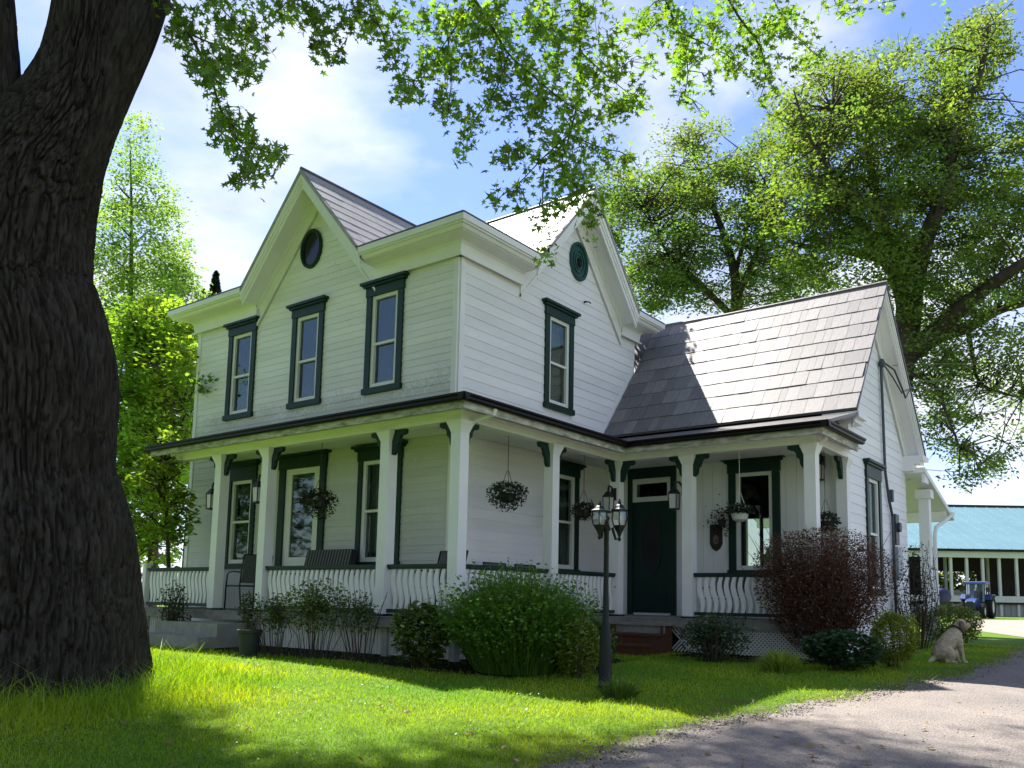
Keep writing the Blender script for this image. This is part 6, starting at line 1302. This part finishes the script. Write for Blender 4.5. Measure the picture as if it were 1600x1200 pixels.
# ================================================================== barn and tractor beyond the yard
def barn():
    D = 60.0; o = at(1500, 963, D); o[2] = 0.0; s = RIGHT * 1.0; n = -FWD; fr = Frame(o, s, n); m1 = D / FOC
    t = thing('barn', 'long open fronted barn with a teal metal roof and white posts', 'barn', o); L = lambda *p: p
    fr = Frame((0, 0, 0), s, n); S0, S1 = -9.0, 16.0; RB = mat('teal_roof_sheet', (0.115, 0.225, 0.26), 0.45, 0.4, noise=0.12, nscale=0.6); BW = mat('barn_white', (0.62, 0.62, 0.58), 0.6, 0.3, noise=0.12, nscale=1.0); BD = mat('barn_dark_boards', (0.055, 0.042, 0.036), 0.85, 0.15, noise=0.4, nscale=1.5, stretch=(3, 3, 0.4)); PAN = mat('barn_panel', (0.30, 0.31, 0.28), 0.7, 0.3, noise=0.15, nscale=1.0)
    ze, zr, dp = 4.62, 8.9, 10.0
    mb = MB(); mb.hexa([fr(S0, .5, ze), fr(S1, .5, ze), fr(S1, -dp, zr), fr(S0, -dp, zr), fr(S0, .5, ze + .12), fr(S1, .5, ze + .12), fr(S1, -dp, zr + .12), fr(S0, -dp, zr + .12)]); mb.hexa([fr(S0, -dp, zr), fr(S1, -dp, zr), fr(S1, -2 * dp, ze), fr(S0, -2 * dp, ze), fr(S0, -dp, zr + .12), fr(S1, -dp, zr + .12), fr(S1, -2 * dp, ze + .12), fr(S0, -2 * dp, ze + .12)]); rf = mb.build('roof', RB, t)
    mb = MB(); k = S0
    while k < S1:                                      # standing seams
        mb.hexa([fr(k, .5, ze + .12), fr(k + .05, .5, ze + .12), fr(k + .05, -dp, zr + .12), fr(k, -dp, zr + .12), fr(k, .5, ze + .16), fr(k + .05, .5, ze + .16), fr(k + .05, -dp, zr + .16), fr(k, -dp, zr + .16)]); k += 0.9
    tag(mb.build('seams', RB, rf), kind='stuff')
    mb = MB(); mb.box((S0, -dp - .25, zr + .05), (S1, -dp + .25, zr + .2), 0, fr); mb.build('ridge_cap', BD, rf)
    u0, u1 = (1511 - 1500) * m1 * 1.16, (1557 - 1500) * m1 * 1.16; mb = MB(); mb.box((u0, -dp - .6, zr), (u1, -dp + .6, zr + .75), 0, fr); mb.build('ridge_vent', mat('vent_dark', (0.03, 0.05, 0.055), .6, .3), rf); mb = MB(); mb.box((u0 - .05, -dp - .7, zr + .75), (u1 + .05, -dp + .7, zr + .85), 0, fr); mb.box((u0 - .05, -dp + .6, zr - .1), (u1 + .05, -dp + .75, zr + .18), 0, fr); mb.build('vent_trim', BW, rf)
    mb = MB(); mb.box((S0, .5, ze - .06), (S1, .65, ze + .10), 0, fr); mb.build('gutter', GUTTER, t)
    mb = MB(); mb.box((S0, .28, ze - .50), (S1, .42, ze - .06), 0, fr); mb.build('fascia', BW, t)
    for px_ in (1450, 1487, 1512, 1537, 1563, 1590, 1616, 1642, 1668, 1694): 
        x = (px_ - 1500) * m1; mb = MB(); mb.box((x - .09, .05, 0), (x + .09, .23, ze - .5), 0, fr); mb.build('post', BW, t)
    for px_ in (1463, 1471, 1530, 1597, 1660): 
        x = (px_ - 1500) * m1 * 1.08; mb = MB(); mb.box((x - .09, -5.2, 0), (x + .09, -5.0, ze + 1.5), 0, fr); mb.build('post', BW, t)
    mb = MB(); mb.box((S0, 0.24, 0.98), (S1, .40, 1.42), 0, fr); mb.build('rail_board', BW, t); mb = MB(); mb.box((S0, 0.1, .84), (S1, .34, .98), 0, fr); mb.build('sill', BD, t)
    mb = MB(); k = S0
    while k < S1: mb.box((k, 0.06, -.1), (k + .28, 0.16, .84), 0, fr); mb.box((k + .28, 0.06, -.1), (k + .45, .12, .84), 0, fr); k += .45
    tag(mb.build('corrugated_panel', PAN, t), kind='stuff')
    a, b = (1555 - 1500) * m1 * 1.24, (1625 - 1500) * m1 * 1.3        # back wall with an open bay towards the trees
    mb = MB(); mb.box((S0, -12.1, 0), (a, -12, 7.5), 0, fr); mb.box((b, -12.1, 0), (S1, -12, 7.5), 0, fr); mb.box((a, -12.1, 3.6), (b, -12, 7.5), 0, fr); mb.box((a, -12.1, 0), (b, -12, .9), 0, fr); mb.build('wall', BD, t)
    mb = MB(); mb.box((S0, -dp * 2, 0), (S0 + .1, 0, ze), 0, fr); mb.build('wall', BD, t)
    mb = MB(); mb.box(((1478 - 1500) * m1, -8, 0), ((1486 - 1500) * m1 + .5, -7.8, 2.9), 0, fr); mb.build('partition', PAN, t)
    mb = MB(); mb.box((a, -11.9, 1.4), (b, -11.8, 2.0), 0, fr); mb.build('white_gate', BW, t)
barn()
def tractor():
    D = 50.0; g = at(1526, 970, D); g[2] = 0.0; hd = -RIGHT * 0.62 - FWD * 0.78; rz = math.atan2(hd[1], hd[0]); t = thing('tractor', 'small blue tractor with a glazed cab parked before the barn', 'tractor', g, rz)
    BLUE = mat('tractor_blue', (0.012, 0.040, 0.165), 0.4, 0.5); TY = mat('tyre_rubber', (0.018, 0.018, 0.018), 0.85, 0.2); RIM = mat('wheel_rim', (0.55, 0.55, 0.52), 0.5, 0.4); CG = glass_mat('cab_glass', (0.55, 0.62, 0.66), 2.0)
    fr = Frame((0, 0, 0), (1, 0, 0), (0, 1, 0))
    mb = MB(); mb.prism([(0.15, .62), (1.45, .55), (1.52, .70), (1.48, .98), (1.2, 1.10), (0.15, 1.18)], -.27, .27, Frame((0, 0, 0), (1, 0, 0), (0, -1, 0))); hood = mb.build('hood', BLUE, t)
    mb = MB(); mb.box((1.47, -.2, .62), (1.535, .2, .95)); mb.build('grille', BLACK, hood)
    for s in (-1, 1): mb = MB(); mb.box((1.46, s * .21 - .05, .92), (1.515, s * .21 + .05, 1.0)); mb.build('headlight', CREAM, hood)
    mb = MB(); mb.box((-.9, -.3, .42), (1.3, .3, .62)); mb.build('chassis', BLACK, t)
    mb = MB(); mb.box((-1.0, -.48, .62), (.15, .48, 1.0)); cab = mb.build('cab_base', BLUE, t)
    mb = MB(); mb.hexa([(-1.0, -.52, 1.0), (.12, -.52, 1.0), (.12, .52, 1.0), (-1.0, .52, 1.0), (-.95, -.5, 2.02), (.0, -.5, 2.02), (.0, .5, 2.02), (-.95, .5, 2.02)]); mb.build('cab_glass', CG, cab)
    mb = MB()
    for x0, x1 in ((.12, 0.0), (-.45, -.45), (-1.0, -.95)):
        for s in (-1, 1): mb = MB(); mb.tube([(x0, s * .53, 1.0), (x1, s * .51, 2.02)], .03, 5); mb.build('cab_pillar', BLACK, cab)
    mb = MB(); mb.prism([(-1.08, 2.02), (.12, 2.02), (.08, 2.13), (-.2, 2.18), (-1.0, 2.16)], -.58, .58, Frame((0, 0, 0), (1, 0, 0), (0, -1, 0))); mb.build('cab_roof', BLUE, cab)
    mb = MB(); mb.box((-.65, -.22, 1.0), (-.2, .22, 1.12)); mb.box((-.72, -.22, 1.1), (-.62, .22, 1.6)); mb.build('seat', BLACK, cab)
    def wheel(x, y, r, w):
        prof = [(r * .55, -w * .35), (r * .62, -w / 2), (r * .93, -w / 2), (r, -w * .3), (r, w * .3), (r * .93, w / 2), (r * .62, w / 2), (r * .55, w * .35)]; mb = MB(); k = 28; vs = []
        for rr, yy in prof: vs += [(x + rr * math.cos(6.2832 * i / k), y + yy, r + rr * math.sin(6.2832 * i / k)) for i in range(k)]
        mb.add(vs, [(a * k + i, a * k + (i + 1) % k, ((a + 1) % 8) * k + (i + 1) % k, ((a + 1) % 8) * k + i) for a in range(8) for i in range(k)])
        for i in range(18):
            a = 6.2832 * i / 18; q = Vector((math.cos(a), 0, math.sin(a))); tg = Vector((-math.sin(a), 0, math.cos(a))); c = Vector((x, y, r)) + q * r * 1.0
            vs = [c + q * dz + tg * dt + Vector((0, dy, 0)) for dz in (-.01, .03) for dt, dy in ((-.03, -w * .45), (.03, -w * .45), (.03, w * .45), (-.03, w * .45))]; mb.hexa(vs)
        o = mb.build('wheel', TY, t)
        mb = MB(); vs = []
        for rr, yy in ((.02, -w * .22), (r * .3, -w * .2), (r * .56, -w * .38), (r * .56, w * .38), (r * .3, w * .2), (.02, w * .22)): vs += [(x + rr * math.cos(6.2832 * i / k), y + yy, r + rr * math.sin(6.2832 * i / k)) for i in range(k)]
        mb.add(vs, [(a * k + i, a * k + (i + 1) % k, (a + 1) * k + (i + 1) % k, (a + 1) * k + i) for a in range(5) for i in range(k)]); mb.build('rim', RIM, o)
    for s in (-1, 1): wheel(-.62, s * .66, .66, .38); wheel(1.0, s * .58, .42, .26)
    for s in (-1, 1): mb = MB(); mb.prism([(-1.2, 1.3), (-1.0, 1.42), (-.3, 1.42), (.02, 1.15), (.02, 1.1), (-.3, 1.36), (-1.0, 1.36), (-1.2, 1.24)], s * .5 - .0, s * .86, Frame((0, 0, 0), (1, 0, 0), (0, 1, 0))); mb.build('mudguard', BLUE, t)
    for s in (-1, 1): mb = MB(); mb.tube([(.05, s * .5, 1.7), (.12, s * .72, 1.72)], .015, 5); mb.box((.08, s * .72 - .08, 1.55), (.12, s * .72 + .08, 1.82)); mb.build('mirror', BLACK, t)
    mb = MB(); mb.tube([(.7, .22, 1.0), (.7, .22, 1.75)], .035, 8); mb.build('exhaust', BLACK, t)
tractor()
D = 40.0; g = at(1472, 972, D); g[2] = 0; t = thing('fuel_tank', 'dark blue rounded tank on legs left of the tractor', 'tank', g, math.atan2(RIGHT[1], RIGHT[0]) + 1.2)
NB = mat('navy_paint', (0.012, 0.018, 0.075), 0.4, 0.5); mb = MB(); k = 20; vs = []
for x, r in ((-.75, .02), (-.74, .25), (-.65, .40), (.65, .40), (.74, .25), (.75, .02)): vs += [(x, r * math.cos(6.2832 * i / k), 1.15 + r * math.sin(6.2832 * i / k)) for i in range(k)]
mb.add(vs, [(a * k + i, a * k + (i + 1) % k, (a + 1) * k + (i + 1) % k, (a + 1) * k + i) for a in range(5) for i in range(k)]); mb.build('tank_shell', NB, t, smooth=True)
for x in (-.5, .5):
    for y in (-.3, .3): mb = MB(); mb.box((x - .04, y - .04, 0), (x + .04, y + .04, .95)); mb.build('leg', BLACK, t)
mb = MB(); mb.tube([(0, 0, 1.5), (0, 0, 1.72)], .05, 8); mb.build('cap', BLACK, t)
